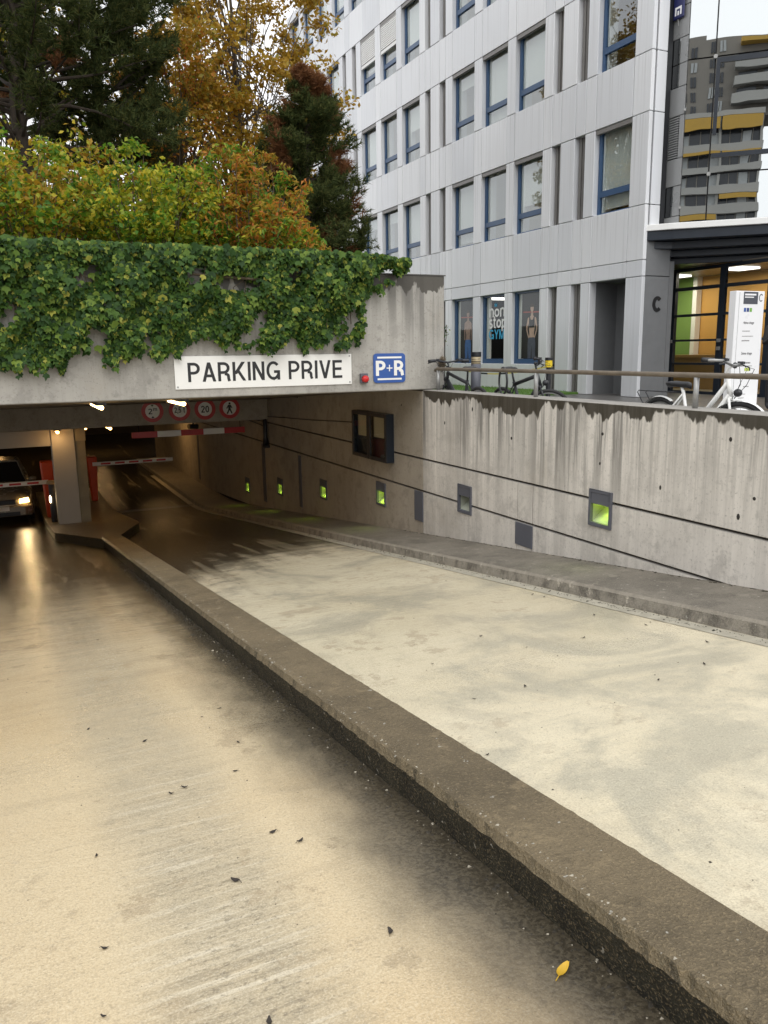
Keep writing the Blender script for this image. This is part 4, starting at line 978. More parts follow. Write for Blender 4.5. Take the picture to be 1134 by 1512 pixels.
b = MB(); cbox(b, 16.6, 17.1, 14.4, 16.6, ZG, -.25); cbox(b, 16.5, 17.15, 14.3, 16.7, -.25, -.18); b.build('counter', plain('counter_wood', (.36, .21, .07), .5), bld)
b = MB(); cbox(b, 17.2, 17.38, 16.36, 16.5, ZG, 1.86); b.build('reflection_strip', M['white'], bld)  # white strip modelled in place of a pale reflection on the glass
for (x, y) in ((16.3, 16.3), (16.3, 14.2)):
    L = bpy.data.lights.new('lobby_light', 'AREA'); L.energy = 20; L.size = .6; L.color = (1, .9, .7); lo = bpy.data.objects.new('lobby_light', L); link(lo, bld); lo.location = (x-XF, y-BY, 1.8-ZG)
    b = MB(); cbox(b, x-.3, x+.3, y-.3, y+.3, 1.82, 1.858); b.build('ceiling_light', M['officelight'], bld)
# body of the building behind bay and offices
b = MB(); T = lambda a, b_, d: (a-XF, b_-BY, d-ZG)
b.prism([(13.85, 14.2), (13.9, 13.8), (17.75, 9.7), (30, 9.7), (30, 14.19)], T, 2.66, 14.2); b.build('building_body', M['core'], bld)
b = MB(); cbox(b, 20.2, 30, 9.7, 36.4, ZG, 14.0); b.build('building_body', M['panel'], bld)

# ------------------------------------------------------------------ opposite block, seen as a reflection in the bay
ob0 = G0+NO*80
opp = empty('apartment_block', (ob0.x, ob0.y, ZG), label='concrete apartment tower over a low wing with yellow awnings, mirrored in the glass bay', cat='building')
def OT(u, z, d): p = G0+TG*u+NO*(80+d); return (p.x-ob0.x, p.y-ob0.y, z-ZG)
def obox(name, mat, rects, d0, d1, par=opp):
    b = MB()
    for (a, c, z0, z1) in rects: b.prism([(a, z0), (c, z0), (c, z1), (a, z1)], OT, d0, d1)
    return b.build(name, mat, par)
M['oppc'] = plain('apartment_concrete', (.27, .25, .22), .8, var=.15, sc=.2); M['oppl'] = plain('apartment_parapet', (.42, .415, .39), .7, var=.1, sc=.3)
M['oppw'] = plain('apartment_window', (.05, .055, .065), .15, var=.3, sc=.5); M['awn'] = plain('yellow_awning', (.55, .34, .06), .6, var=.1, sc=1)
M['opppale'] = plain('apartment_curtain', (.45, .47, .47), .4)
obox('tower', M['oppc'], [(-22, 8.8, 24.8, 32.9), (-22, 1.8, 32.9, 33.4)], 3, 16)
obox('tower', M['oppc'], [(8.8, 20, 26, 31.6)], 2.4, 14)
obox('wing', M['oppw'], [(-22, 8.0, ZG, 24.3)], .8, 14)
for (z0, z1) in ((24.3, 24.8), (20.8, 21.6), (18.7, 19.4), (16.5, 17.3), (14.4, 15.3), (12.2, 13.2), (9.8, 10.8), (7.2, 8.4), (4.5, 5.8)): obox('parapet', M['oppl'], [(-22, 8.1, z0, z1)], 0, .79)
for (z0, z1) in ((22.85, 24.2), (20.5, 20.79), (18.2, 18.69), (15.75, 16.4), (13.5, 14.3)):
    for k in range(7):
        a = 8-4*(k+1); 
        if (k*3+int(z0)) % 4 in (1, 2) and z0 < 22: continue
        obox('awning', M['awn'], [(a+.1, a+3.9, z0+random.uniform(0, .2), z1)], -.3, -.1)
for z0 in (21.6, 19.4, 17.3, 15.3, 13.2, 10.8): obox('wing_mullion', M['oppc'], [(7.0-1.05*k, 7.08-1.05*k, z0, z0+1.4) for k in range(14)], .7, .79); obox('wing_curtain', M['opppale'], [(6.1-3.1*k, 6.9-3.1*k, z0, z0+1.2) for k in range(5)], .74, .79)
for k in range(8): obox('column', M['oppl'], [(7.9-4*k-.12, 7.9-4*k+.12, 5, 24.3)], .3, .79)
for k in range(5):
    for j in range(5):
        a = -.4+.95*k; z = 25.3+j*1.5+(.25 if k > 2 else 0)
        if k == 2: continue
        obox('window', M['oppw'] if (j+k) % 4 else M['opppale'], [(a, a+.22, z, z+1.0), (a+.3, a+.55, z, z+1.0)], 2.9, 2.98)
for z0 in (26.0, 27.8, 29.6):
    obox('balcony', M['oppl'], [(4.9, 20, z0-.2, z0+.75)], 1.2, 2.39); obox('balcony_opening', M['oppw'], [(5.3, 7.2, z0+.76, z0+1.4), (7.9, 9.2, z0+.76, z0+1.4), (10, 13, z0+.76, z0+1.4)], 2.3, 2.38)
obox('eaves_band', M['awn'], [(5.5, 20, 32.0, 32.35)], 1.5, 2.9)

# ------------------------------------------------------------------ terrace: rail, bollards, totem, bikes, person
rl = empty('railing', (5.76, 3, ZT), label='round steel handrail on short posts along the parapet of the retaining wall', cat='railing')
MB().tube([(0, 7.28, .275), (0, 7.22, .3), (0, 0, .3), (0, -7, .3)], .024, 10).build('handrail', M['rust'], rl, smooth=True)
for y in (10.2, 7.85, 5.42, 3.0, .6, -1.8, -3.9): MB().tube([(0, y-3, .28), (0, y-3, -.01)], .026, 10).build('post', M['steel'], rl, smooth=True)
bo = empty('bollard_light', (9, 14.35, ZG), label='dark grey bollard lamp with a black cap standing on the lawn edge', cat='bollard')
MB().tube([(0, 0, 0), (0, 0, .82)], .105, 16).build('post', M['grey'], bo, smooth=True); MB().tube([(0, 0, .82), (0, 0, .97)], .10, 16).build('lens', plain('bollard_lens', (.55, .45, .28), .3), bo, smooth=True)
b = MB(); b.tube([(0, 0, .97), (0, 0, 1.065)], .11, 16); b.tube([(0, 0, .87), (0, 0, .88)], .106, 16); b.tube([(0, 0, .92), (0, 0, .93)], .106, 16); b.build('cap', M['black'], bo)
yp = empty('marker_post', (9, 11.9, ZG), label='thin dark post with a yellow band and black cap behind the middle bike', cat='post')
MB().tube([(0, 0, 0), (0, 0, .78)], .045, 10).build('post', M['black'], yp); MB().tube([(0, 0, .78), (0, 0, .90)], .065, 10).build('band', plain('yellow_band', (.75, .55, .02), .5), yp); MB().tube([(0, 0, .90), (0, 0, .95)], .068, 10).build('cap', M['black'], yp)
tp = empty('barrier_tape', (9.12, 14, ZG), label='sagging yellow and black barrier tape stretched behind the railing', cat='tape')
for i in range(16):
    a = i/16; c = (i+1)/16; zf = lambda q: .74-.16*math.sin(PI*q)+.06*q
    y = lambda q: 1.8-3.9*q
    MB().add([(0, y(a), zf(a)), (0, y(c), zf(c)), (0, y(c), zf(c)+.03), (0, y(a), zf(a)+.03), (.002, y(a), zf(a)), (.002, y(c), zf(c)), (.002, y(c), zf(c)+.03), (.002, y(a), zf(a)+.03)], [(0, 1, 2, 3), (7, 6, 5, 4), (0, 4, 5, 1), (3, 2, 6, 7)]).build('stripe', plain('tape_yellow', (.75, .68, .22), .5) if i % 3 else M['black'], tp)
lwn = MB().box(9.6, 12.98, 15.95, 34, ZG, ZG+.05).build('lawn', M['lawn']); tag(lwn, kind='structure')
n = 9000; P = np.stack([rng.uniform(9.6, 12.9, n), rng.uniform(15.95, 24, n), np.full(n, ZG+.045)], 1); a = rng.uniform(0, 6.28, n); hh = rng.uniform(.03, .07, n)
d = np.stack([np.cos(a), np.sin(a), 0*a], 1)*.006; tipv = P+np.stack([np.cos(a*3)*.02, np.sin(a*3)*.02, hh], 1)
V = np.stack([P-d, P+d, tipv], 1).reshape(-1, 3); F = np.arange(n*3).reshape(-1, 3); tag(np_mesh('grass', V, F, M['grass']), kind='stuff')
# totem
to = empty('totem_sign', (10.62, 9.3, ZG), label='tall white directory totem with a dark header and letter C before the entrance', cat='sign')
W = .64; H = 1.955
MB().box(0, W, 0, .13, 0, H).build('panel', plain('totem_white', (.82, .82, .82), .3, var=.02), to, bevel=.005)
MB().box(.02, W+.1, -.3, .05, 0, .02).build('base_plate', M['white'], to)
MB().box(.17, .485, -.004, 0, H-.20, H-.012).build('header', plain('header_grey', (.055, .06, .075), .4), to)
MB().box(.075, .079, -.003, 0, .05, H-.02).build('edge_line', M['steel'], to)
letters('C', M['print'], to, (.515, -.0005, H-.16), (1, 0, 0), (0, 0, 1), .12, .085, w=.11)
text_obj('lettering', '4ème étage', M['print'], to, (.2, -.0005, H-.52), (1, 0, 0), (0, 0, 1), height=.052, width=.24)
text_obj('lettering', '2ème étage', M['print'], to, (.2, -.0005, H-1.0), (1, 0, 0), (0, 0, 1), height=.052, width=.24)
ln = MB()
for z, a, c, hh in ((H-.055, .19, .44, .026), (H-.095, .19, .39, .016)): ln.box(a, c, -.0065, -.0045, z-hh/2, z+hh/2)
ln.build('header_lines', M['printwhite'], to)
ln = MB()
for z, a, c, hh in ((H-.62, .19, .36, .012), (H-.70, .19, .44, .010), (H-.77, .19, .36, .016), (H-1.12, .19, .42, .022), (H-1.17, .19, .46, .01), (H-1.29, .19, .5, .012), (H-1.5, .3, .42, .012), (H-1.62, .2, .36, .01), (H-1.68, .2, .33, .01)):
    x = a
    while x < c: s_ = random.uniform(.012, .03); ln.box(x, min(c, x+s_), -.002, -.0005, z-hh/2, z+hh/2); x += s_+.006
tag(ln.build('small_print', M['slotframe'], to), kind='stuff')
for x, m in ((.19, M['prblue']), (.255, plain('icon_navy', (.02, .04, .18), .4)), (.32, plain('icon_green', (.16, .4, .05), .4))):
    MB().box(x, x+.05, -.003, -.0005, H-.32, H-.26).build('icon', m, to)
MB().box(.3, .42, -.003, -.0005, H-1.25, H-1.20).build('icon', plain('icon_lime', (.5, .6, .1), .4), to)

# bicycles
def bike(loc, rz, label, col, lean=0, steer=0, scale=1, step=False, rack=False, mud=None, seat=0, tk=1.0):
    t = empty('bicycle', loc, rz, label, 'bicycle', 'bicycles parked along the railing'); t.rotation_euler = (lean, 0, rz); t.scale = (scale,)*3
    fm = M[col] if col in M else col; bk = M['black']
    ht, hb_ = Vector((.86, 0, .88)), Vector((.91, 0, .70)); ax = (ht-hb_).normalized()
    St = Matrix.Translation(hb_) @ Matrix.Rotation(steer, 4, ax) @ Matrix.Translation(-hb_)
    def sv(b):
        b.v = [tuple(St @ Vector(v)) for v in b.v]; return b
    fr = MB()
    fr.tube([(.44, 0, .29), (.30, 0, .74)], .017*tk, 8)
    if step: fr.tube([(.87, 0, .84), (.62, 0, .54), (.36, 0, .50)], .023, 8).tube([(.905, 0, .72), (.66, 0, .40), (.44, 0, .29)], .027, 8)
    else: fr.tube([(.87, 0, .84), (.305, 0, .70)], .019*tk, 8).tube([(.905, 0, .72), (.44, 0, .29)], .028*tk, 8)
    for s_ in (-.055, .055): fr.tube([(0, s_, .33), (.40, s_*.5, .29)], .01, 6).tube([(0, s_, .33), (.31, s_*.3, .70)], .009, 6)
    fr.tube([ht, hb_], .024, 10); fr.build('frame', fm, t, smooth=True)
    fk = MB()
    for s_ in (-.055, .055): fk.tube([hb_+Vector((0, s_*.5, -.02)), (.95, s_, .58), (1.03, s_, .33)], .014, 7)
    fk.tube([hb_, hb_+Vector((0, 0, -.03))], .028, 8); sv(fk).build('fork', fm if not step else M['white'], t, smooth=True)
    for (cx_, fr_) in ((0, 0), (1.03, 1)):
        b = MB().torus((cx_, 0, .33), .305, .024, (1, 0, 0), (0, 0, 1), 32, 8); (sv(b) if fr_ else b); wh = b.build('wheel', M['rubber'], t, smooth=True)
        b = MB().torus((cx_, 0, .33), .275, .012, (1, 0, 0), (0, 0, 1), 32, 5); b.tube([(cx_, -.05, .33), (cx_, .05, .33)], .022, 8); (sv(b) if fr_ else b).build('rim', M['steel'], wh)
        b = MB()
        for i in range(16):
            a = 2*PI*i/16; b.tube([(cx_, .03*(1 if i % 2 else -1), .33), (cx_+.27*math.cos(a), 0, .33+.27*math.sin(a))], .0018, 3, caps=False)
        (sv(b) if fr_ else b).build('spokes', M['steel'], wh)
        if mud is not None:
            b = MB(); vs = []; fs = []
            a0, a1 = (60, 215) if not fr_ else (25, 190)
            for i in range(19):
                a = math.radians(a0+(a1-a0)*i/18)
                for q in (-.03, -.02, 0, .02, .03): vs.append((cx_+(.345-abs(q)*.4)*math.cos(a), q, .33+(.345-abs(q)*.4)*math.sin(a)))
            for i in range(18):
                for q in range(4): fs.append((i*5+q, i*5+q+1, i*5+q+6, i*5+q+5))
            b.add(vs, fs); (sv(b) if fr_ else b).build('mudguard', mud, t, smooth=True)
    b = MB(); b.tube([(.31, 0, .70), (.275, 0, .89+seat)], .015, 8); b.build('seat_post', fm if step else bk, t, smooth=True)
    b = MB(); pts = []
    for x, hw, z in ((.10, .04, .915), (.13, .085, .92), (.20, .085, .925), (.27, .04, .92), (.36, .022, .92), (.40, .014, .91)): pts.append((x, hw, z))
    vs = []; 
    for x, hw, z in pts:
        for q in range(8):
            an = 2*PI*q/8; vs.append((x, hw*math.cos(an), z+seat+.026*math.sin(an)-(.012 if math.sin(an) < 0 else 0)))
    fs = [(i*8+q, i*8+(q+1) % 8, (i+1)*8+(q+1) % 8, (i+1)*8+q) for i in range(5) for q in range(8)]+[tuple(range(8)), tuple(range(47, 39, -1))]
    b.add(vs, fs); b.build('saddle', bk, t, smooth=True)
    b = MB(); b.tube([ht, (.84, 0, .96), (.89, 0, 1.0)], .015, 8); sv(b).build('stem', fm if step else bk, t, smooth=True)
    bx = .89; back = .14 if step else .05
    b = MB(); b.tube([(bx-back, -.31, 1.02), (bx-.01, -.18, 1.03), (bx, 0, 1.0), (bx-.01, .18, 1.03), (bx-back, .31, 1.02)], .015, 8); sv(b).build('handlebar', M['steel'] if step else bk, t, smooth=True)
    for s_ in (-1, 1):
        b = MB(); b.tube([(bx-.045-back*.3, s_*.21, 1.028), (bx-back-.005, s_*.325, 1.02)], .024, 8); sv(b).build('grip', bk, t, smooth=True)
        b = MB(); b.tube([(bx-.0, s_*.19, 1.025), (bx+.05, s_*.23, 1.005), (bx+.02, s_*.31, .985)], .007, 6).box(bx-.03, bx+.03, s_*.16-.02, s_*.16+.02, 1.03, 1.055); sv(b).build('brake_lever', bk, t)
    b = MB()
    for s_, q in ((-1, .0), (1, .03), (1, -.04)): b.tube([(bx+.03, s_*.18, 1.01), (bx+.13+q, s_*.12, .98), (bx+.12+q, s_*.03, .82), (.94, .02*s_, .68)], .0032, 4)
    sv(b).build('cables', bk, t)
    b = MB(); b.torus((.44, -.05, .29), .085, .006, (1, 0, 0), (0, 0, 1), 20, 4)
    for s_ in (-1, 1): b.tube([(.44, s_*.07, .29), (.44+s_*.12, s_*.08, .29-s_*.12)], .011, 6).box(.44+s_*.12-.05, .44+s_*.12+.05, s_*.13-.045, s_*.13+.045, .29-s_*.12-.01, .29-s_*.12+.01)
    b.build('crank', bk, t)
    b = MB(); b.ball((.98, 0, .74), (.045, .035, .04)); sv(b).build('front_light', bk, t, smooth=True)
    if rack:
        b = MB()
        for s_ in (-.06, .06): b.tube([(.2, s_, .715), (-.28, s_, .72), (-.3, s_, .70), (0, s_, .34)], .006, 5)
        for x in (-.25, -.12, 0, .12): b.tube([(x, -.06, .72), (x, .06, .72)], .005, 5)
        b.build('rack', bk, t)
    return t
M['bikewhite'] = plain('white_bike_paint', (.74, .74, .72), .25, var=.03)
bike((6.12, 6.24, ZG-.03), -PI/2, 'white step-through bicycle leaning by the railing before the totem', 'bikewhite', lean=-.05, steer=.25, scale=.95, step=True, rack=True, mud=M['bikewhite'], seat=-.115)
bike((6.22, 9.13, ZG), -PI/2, 'black bicycle with turned handlebar near the middle of the railing', 'black', lean=.12, steer=.95, scale=.93, tk=1.4)
lk = empty('bike_lock', (6.05, 8.75, ZG+.72), label='thick black cable lock looped over the handrail by the middle bike', cat='lock')
MB().torus((-.15, 0, -.02), .17, .014, (.3, 1, 0), (0, 0, 1), 30, 7).build('loop', M['black'], lk, smooth=True)
bike((5.95, 9.36, ZG), PI/2, 'black bicycle with a white striped frame at the end of the railing beside the beam', 'black', lean=-.06, steer=-.25, scale=.93, tk=1.4)
# dried plant stuck at the beam end
dp = empty('dried_plant', (5.90, 10.32, -.16), label='small grey-brown dried plant clump at the end of the beam', cat='plant')
n = 500; c = rng.normal(0, 1, (n, 3)); c /= np.linalg.norm(c, axis=1)[:, None]; c *= rng.uniform(.4, 1, n)[:, None]*np.array([.05, .05, .085]); a = rng.normal(0, .018, (n, 3)); e2 = rng.normal(0, .018, (n, 3))
np_mesh('crown', np.stack([c, c+a, c+e2], 1).reshape(-1, 3), np.arange(n*3).reshape(-1, 3), plain('dried_leaf', (.20, .16, .11), .9, var=.4, sc=40), dp)
MB().tube([(0, 0, -.12), (0, 0, .0)], .012, 5).build('stem', M['bark'], dp)

# person partly hidden by the totem
def person():
    t = empty('person', (12.25, 9.78, ZG), math.radians(150), 'person in black clothes holding up a dark phone behind the white totem', 'person')
    vs = {'pel': (0, 0, .95, .15, .11), 'wai': (0, 0, 1.1, .135, .10), 'che': (0, .01, 1.32, .165, .115), 'nck': (0, 0, 1.47, .055, .055), 'hd0': (0, .01, 1.56, .075, .085), 'hd1': (0, .015, 1.66, .08, .095), 'hd2': (0, .01, 1.73, .055, .065),
          'hL': (.09, 0, .9, .09, .09), 'kL': (.10, .02, .5, .06, .06), 'aL': (.10, 0, .08, .042, .042), 'fL': (.11, .14, .04, .04, .03), 'hR': (-.09, 0, .9, .09, .09), 'kR': (-.10, .02, .5, .06, .06), 'aR': (-.10, 0, .08, .042, .042), 'fR': (-.11, .14, .04, .04, .03),
          'sL': (.18, 0, 1.40, .06, .06), 'eL': (.25, .06, 1.13, .045, .045), 'wL': (.17, .27, 1.27, .03, .03), 'mL': (.15, .33, 1.31, .035, .022), 'sR': (-.18, 0, 1.40, .06, .06), 'eR': (-.25, .06, 1.13, .045, .045), 'wR': (-.15, .27, 1.29, .03, .03), 'mR': (-.13, .33, 1.33, .035, .022)}
    ed = [('pel', 'wai'), ('wai', 'che'), ('che', 'nck'), ('nck', 'hd0'), ('hd0', 'hd1'), ('hd1', 'hd2'), ('pel', 'hL'), ('hL', 'kL'), ('kL', 'aL'), ('aL', 'fL'), ('pel', 'hR'), ('hR', 'kR'), ('kR', 'aR'), ('aR', 'fR'), ('che', 'sL'), ('sL', 'eL'), ('eL', 'wL'), ('wL', 'mL'), ('che', 'sR'), ('sR', 'eR'), ('eR', 'wR'), ('wR', 'mR')]
    for s_, hd in ((1, 'L'), (-1, 'R')):
        m = Vector(vs['m'+hd][:3])
        for k in range(4):
            o = Vector((s_*-.012*(k-1.5)*1.6, .03, .02-.004*abs(k-1.5))); ln_ = [.075, .085, .08, .062][k]
            vs[f'f{hd}{k}a'] = (*(m+o), .0095, .0095); vs[f'f{hd}{k}b'] = (*(m+o+Vector((-s_*.03, ln_*.4, ln_*.55))), .008, .008); vs[f'f{hd}{k}c'] = (*(m+o+Vector((-s_*.055, ln_*.15, ln_*.8))), .007, .007)
            ed += [('m'+hd, f'f{hd}{k}a'), (f'f{hd}{k}a', f'f{hd}{k}b'), (f'f{hd}{k}b', f'f{hd}{k}c')]
        vs[f't{hd}a'] = (*(m+Vector((-s_*.03, -.01, .03))), .011, .011); vs[f't{hd}b'] = (*(m+Vector((-s_*.045, .0, .07))), .008, .008); ed += [('m'+hd, f't{hd}a'), (f't{hd}a', f't{hd}b')]
    ks = list(vs); me = bpy.data.meshes.new('b'); me.from_pydata([vs[k][:3] for k in ks], [(ks.index(a), ks.index(c)) for a, c in ed], [])
    o = bpy.data.objects.new('b', me); COL.objects.link(o); md = o.modifiers.new('s', 'SKIN'); md.use_smooth_shade = True
    for i, k in enumerate(ks): me.skin_vertices[0].data[i].radius = vs[k][3:]; me.skin_vertices[0].data[i].use_root = (k == 'pel')
    s2 = o.modifiers.new('u', 'SUBSURF'); s2.levels = 2; s2.render_levels = 2
    dg = bpy.context.evaluated_depsgraph_get(); bm_ = bpy.data.meshes.new_from_object(o.evaluated_get(dg)); bpy.data.objects.remove(o)
    bm_.materials.clear(); bm_.materials.append(M['cloth']); bm_.materials.append(M['skin'])
    for p in bm_.polygons:
        c = p.center; p.use_smooth = True
        if c.z > 1.49 or (c.y > .2 and c.z > 1.15): p.material_index = 1
    body = bpy.data.objects.new('body', bm_); link(body, t)
    MB().ball((0, -.005, 1.68), (.088, .098, .095), 14, 9).build('hair', M['posthair'], t, smooth=True)
    b = MB(); b.ball((.03, .10, 1.645), (.011, .008, .008)); b.ball((-.03, .10, 1.645), (.011, .008, .008)); b.build('eyes', M['print'], t)
    MB().ball((0, .112, 1.61), (.011, .016, .022)).build('nose', M['skin'], t, smooth=True); MB().ball((0, .098, 1.572), (.022, .008, .006)).build('mouth', plain('lips', (.35, .13, .11), .5), t, smooth=True)
    b = MB(); b.ball((.083, .01, 1.635), (.012, .02, .03)); b.ball((-.083, .01, 1.635), (.012, .02, .03)); b.build('ears', M['skin'], t, smooth=True)
    ph = empty('phone', (0, 0, 0), label='dark phone held up by the person behind the totem', cat='phone'); ph.location = t.matrix_basis @ Vector((0, .40, 1.37)); ph.rotation_euler = (math.radians(-25), 0, math.radians(150))
    MB().box(-.075, .075, -.005, .005, -.037, .037).build('case', M['black'], ph, bevel=.003)
person()
# ------------------------------------------------------------------ plants
def unit(n): v = rng.normal(0, 1, (n, 3)); return v/np.linalg.norm(v, axis=1)[:, None]
def leaves(name, C, nrm, size, mat, parent, shape='oval', droop=0, mi=None, spin=None):
    """one leaf-shaped pair of triangles/quads per centre"""
    n = len(C); nrm = nrm/np.linalg.norm(nrm, axis=1)[:, None]
    t = unit(n) if spin is None else spin
    t = t-nrm*(t*nrm).sum(1)[:, None]; t /= np.linalg.norm(t, axis=1)[:, None]+1e-9; s = np.cross(nrm, t)
    sz = size[:, None]
    if shape == 'ivy':
        pr = [(-.45, 0, 0), (-.25, .42, .06), (.12, .50, .02), (.18, .22, .05), (.62, 0, -.08), (.18, -.22, .05), (.12, -.50, .02), (-.25, -.42, .06)]
        idx = [(0, 1, 3, 4), (1, 2, 3, 3), (0, 4, 5, 7), (5, 6, 7, 7)]
        V = np.stack([C+(t*a+s*b+nrm*c)*sz for a, b, c in pr], 1).reshape(-1, 3)
        tris = []
        base = np.arange(n)*8
        for f in ((0, 1, 3), (1, 2, 3), (0, 3, 4), (0, 4, 5), (0, 5, 7), (5, 6, 7)): tris.append(base[:, None]+np.array(f))
        F = np.concatenate(tris)
    else:
        wd = .30 if shape == 'oval' else .17
        pr = [(-.5, 0, 0), (0, wd, .08), (.55, 0, -droop), (0, -wd, .08)]
        V = np.stack([C+(t*a+s*b+nrm*c)*sz for a, b, c in pr], 1).reshape(-1, 3); base = np.arange(n)*4
        F = np.concatenate([base[:, None]+np.array((0, 1, 2)), base[:, None]+np.array((0, 2, 3))])
    return np_mesh(name, V, F, mat, parent)

# ivy on the portal beam
low = np.array([(-6, -.1), (-2, -.18), (.06, -.15), (.49, -.14), (.79, -.13), (.89, -.03), (1.17, -.11), (1.45, -.08), (1.58, .04), (1.91, -.03), (2.14, .04), (2.51, .2), (2.77, .11), (3.13, .09), (3.41, -.04), (3.7, .09), (4.18, .03), (4.57, .15), (4.66, .65), (4.78, .86), (5.3, 1.02)])
iv = empty('ivy', (2, YF-.02, .6), label='thick green ivy hanging over the face and top of the portal beam', cat='ivy')
n = 44000
X = rng.uniform(-5.5, 5.25, n); lo_ = np.interp(X, low[:, 0], low[:, 1])+.05*np.sin(X*23)+.04*np.sin(X*41+1)-.05*(rng.uniform(0, 1, n) < .1); q = rng.uniform(0, 1, n)**.9
Zt = 1.30-.06*np.clip((X-4.2), 0, 2)**2
Z = lo_+(Zt-lo_)*q
def pn(x, y, s, ph): return np.sin(x*s+ph)*np.cos(y*s*1.3+ph*2.1)+.6*np.sin(x*s*2.3-y*s*1.7+ph)
bul = .10+.13*np.clip(q*1.4, 0, 1)+.05*pn(X, Z, 3.2, 1.0)
D = (bul+.07*pn(X, Z, 7.5, 2.2))*rng.uniform(.03, 1, n)**.75+.01
dens = pn(X, Z, 4.5, .3)
keep = (dens > -1.0+rng.normal(0, .2, n)) & ~(((X-1.15)/.16)**2+((Z-.22)/.15)**2 < rng.uniform(.3, 1.3, n)) & ~(((X-2.85)/.4)**2+((Z-.86)/.13)**2 < rng.uniform(.2, 1.4, n)) & ~((Z-lo_ < .22) & (dens < -.3))
X, Z, D = X[keep], Z[keep], D[keep]; n = len(X)
C = np.stack([X-2, -D, Z-.6], 1); nr = np.stack([rng.normal(0, .38, n), np.full(n, -1.0), rng.normal(.45, .35, n)], 1)
sp = np.stack([rng.normal(0, .45, n), rng.normal(0, .2, n), np.full(n, -1.0)], 1)
tag(leaves('foliage', C, nr, np.clip(rng.lognormal(-2.84, .36, n), .026, .12), M['ivy'], iv, 'ivy', spin=sp), kind='stuff')
# hedge-like crest on top of the beam
n = 11000; X = rng.uniform(-5.5, 5.1, n); q = rng.uniform(0, 1, n); Yd = rng.uniform(-.12, .95, n); hgt = (.13+.09*pn(X, Yd, 2.3, .6))*np.clip((5.3-X)*.9, .25, 1)
C = np.stack([X-2, Yd, 1.06-.6+hgt*(q**.5)+.06], 1); nr = np.stack([rng.normal(0, .5, n), rng.normal(-.5, .5, n), np.full(n, .9)], 1)
tag(leaves('crest', C, nr, rng.uniform(.05, .10, n), M['ivy'], iv, 'ivy'), kind='stuff')
b = MB()
for k in range(46):
    x = random.uniform(-3, 4.6); z = 1.25; pts = [(x-2, -.03, z-.6)]
    for j in range(6): x += random.gauss(0, .09); z -= random.uniform(.08, .2); pts.append((x-2, -.03-random.random()*.05, max(z, -.05)-.6))
    b.tube(pts, .006, 4)
b.tube([(.3, -.09, .38), (1.2, -.13, .33), (1.45, -.08, .2)], .016, 5); b.tube([(-.6, -.1, .42), (-.55, -.14, .2), (-.75, -.1, -.1)], .012, 5)
tag(b.build('stem', M['trunkgrey'], iv), kind='stuff')

def limb(b, p0, d, L, r0, segs=6, up=.0, wob=.12):
    pts = [Vector(p0)]; rs = [r0]; d = Vector(d).normalized()
    for i in range(segs):
        d = (d+Vector((random.gauss(0, wob), random.gauss(0, wob), random.gauss(0, wob)+up))).normalized()
        pts.append(pts[-1]+d*L/segs); rs.append(max(.006, r0*(1-(i+1)/segs*.85)))
    b.tube(pts, rs, 6); return pts
def pine(x, y, h, R_, label, z0=.8, lowb=.25, brown=.06, nb=95, tufts=46, cone=False):
    t = empty('pine_tree', (x, y, z0), label=label, cat='tree', group='pines on the planted roof')
    tb = MB(); lb = MB(); tp_ = [(0, 0, -.1)]; 
    for i in range(1, 9): tp_.append((random.gauss(0, .05)*i*.4, random.gauss(0, .05)*i*.4, h*i/8))
    tb.tube(tp_, [.17*(1-i/8.5)+.012 for i in range(9)], 9); tb.build('trunk', M['bark'], t, smooth=True)
    cen = []; dirs = []
    for k in range(nb):
        q = lowb+(1-lowb)*(k+.5)/nb; i = min(7, int(q*8)); fq = q*8-i; a_ = Vector(tp_[i]).lerp(Vector(tp_[i+1]), fq)
        ang = k*2.39996+random.gauss(0, .3); prof = min(1, ((1-q)*1.15)**.8+.06) if cone else math.sin(PI*min(1, (1-q)*.80+.16))**.6
        L = R_*prof*random.uniform(.6, 1.1); el = random.uniform(-.05, .55)
        pts = limb(lb, a_, (math.cos(ang), math.sin(ang), el), L, .035*prof+.008, 6, .06)
        for j in range(tufts):
            s_ = random.uniform(.35, 1.0)**.75; ii = min(5, int(s_*6)); base = pts[ii].lerp(pts[ii+1], min(1, s_*6-ii))
            dv = (pts[ii+1]-pts[ii]).normalized(); side_ = Vector((-dv.y, dv.x, 0))*random.choice((-1, 1))
            tw = (dv*random.uniform(.2, 1)+side_*random.uniform(0, .9)+Vector((0, 0, random.uniform(.0, .8)))).normalized()
            off = random.uniform(.02, .6)*min(1, L); c = base+tw*off
            cen.append(c); dirs.append(tw)
    lb.build('limb', M['bark'], t)
    cen = np.array(cen); dirs = np.array(dirs); nt = len(cen); k = 22
    br = np.zeros(nt, bool)
    for _ in range(int(brown*40)):
        c = cen[rng.integers(nt)]; br |= np.linalg.norm(cen-c, axis=1) < rng.uniform(.15, .42)
    for nm, msk, mt in (('foliage', ~br, M['needle']), ('dead_foliage', br, M['browneedle'])):
        c = np.repeat(cen[msk], k, 0); d = np.repeat(dirs[msk], k, 0); n = len(c)
        if n == 0: continue
        pos = c+d*rng.uniform(-.09, .07, n)[:, None]; nd = d*.75+unit(n)*.85; nd /= np.linalg.norm(nd, axis=1)[:, None]
        s_ = np.cross(nd, unit(n)); s_ /= np.linalg.norm(s_, axis=1)[:, None]; ln_ = rng.uniform(.09, .18, n)[:, None]
        V = np.stack([pos-s_*.011, pos+s_*.011, pos+nd*ln_], 1).reshape(-1, 3)
        tag(np_mesh(nm, V, np.arange(n*3).reshape(-1, 3), mt, t), kind='stuff')
    return t
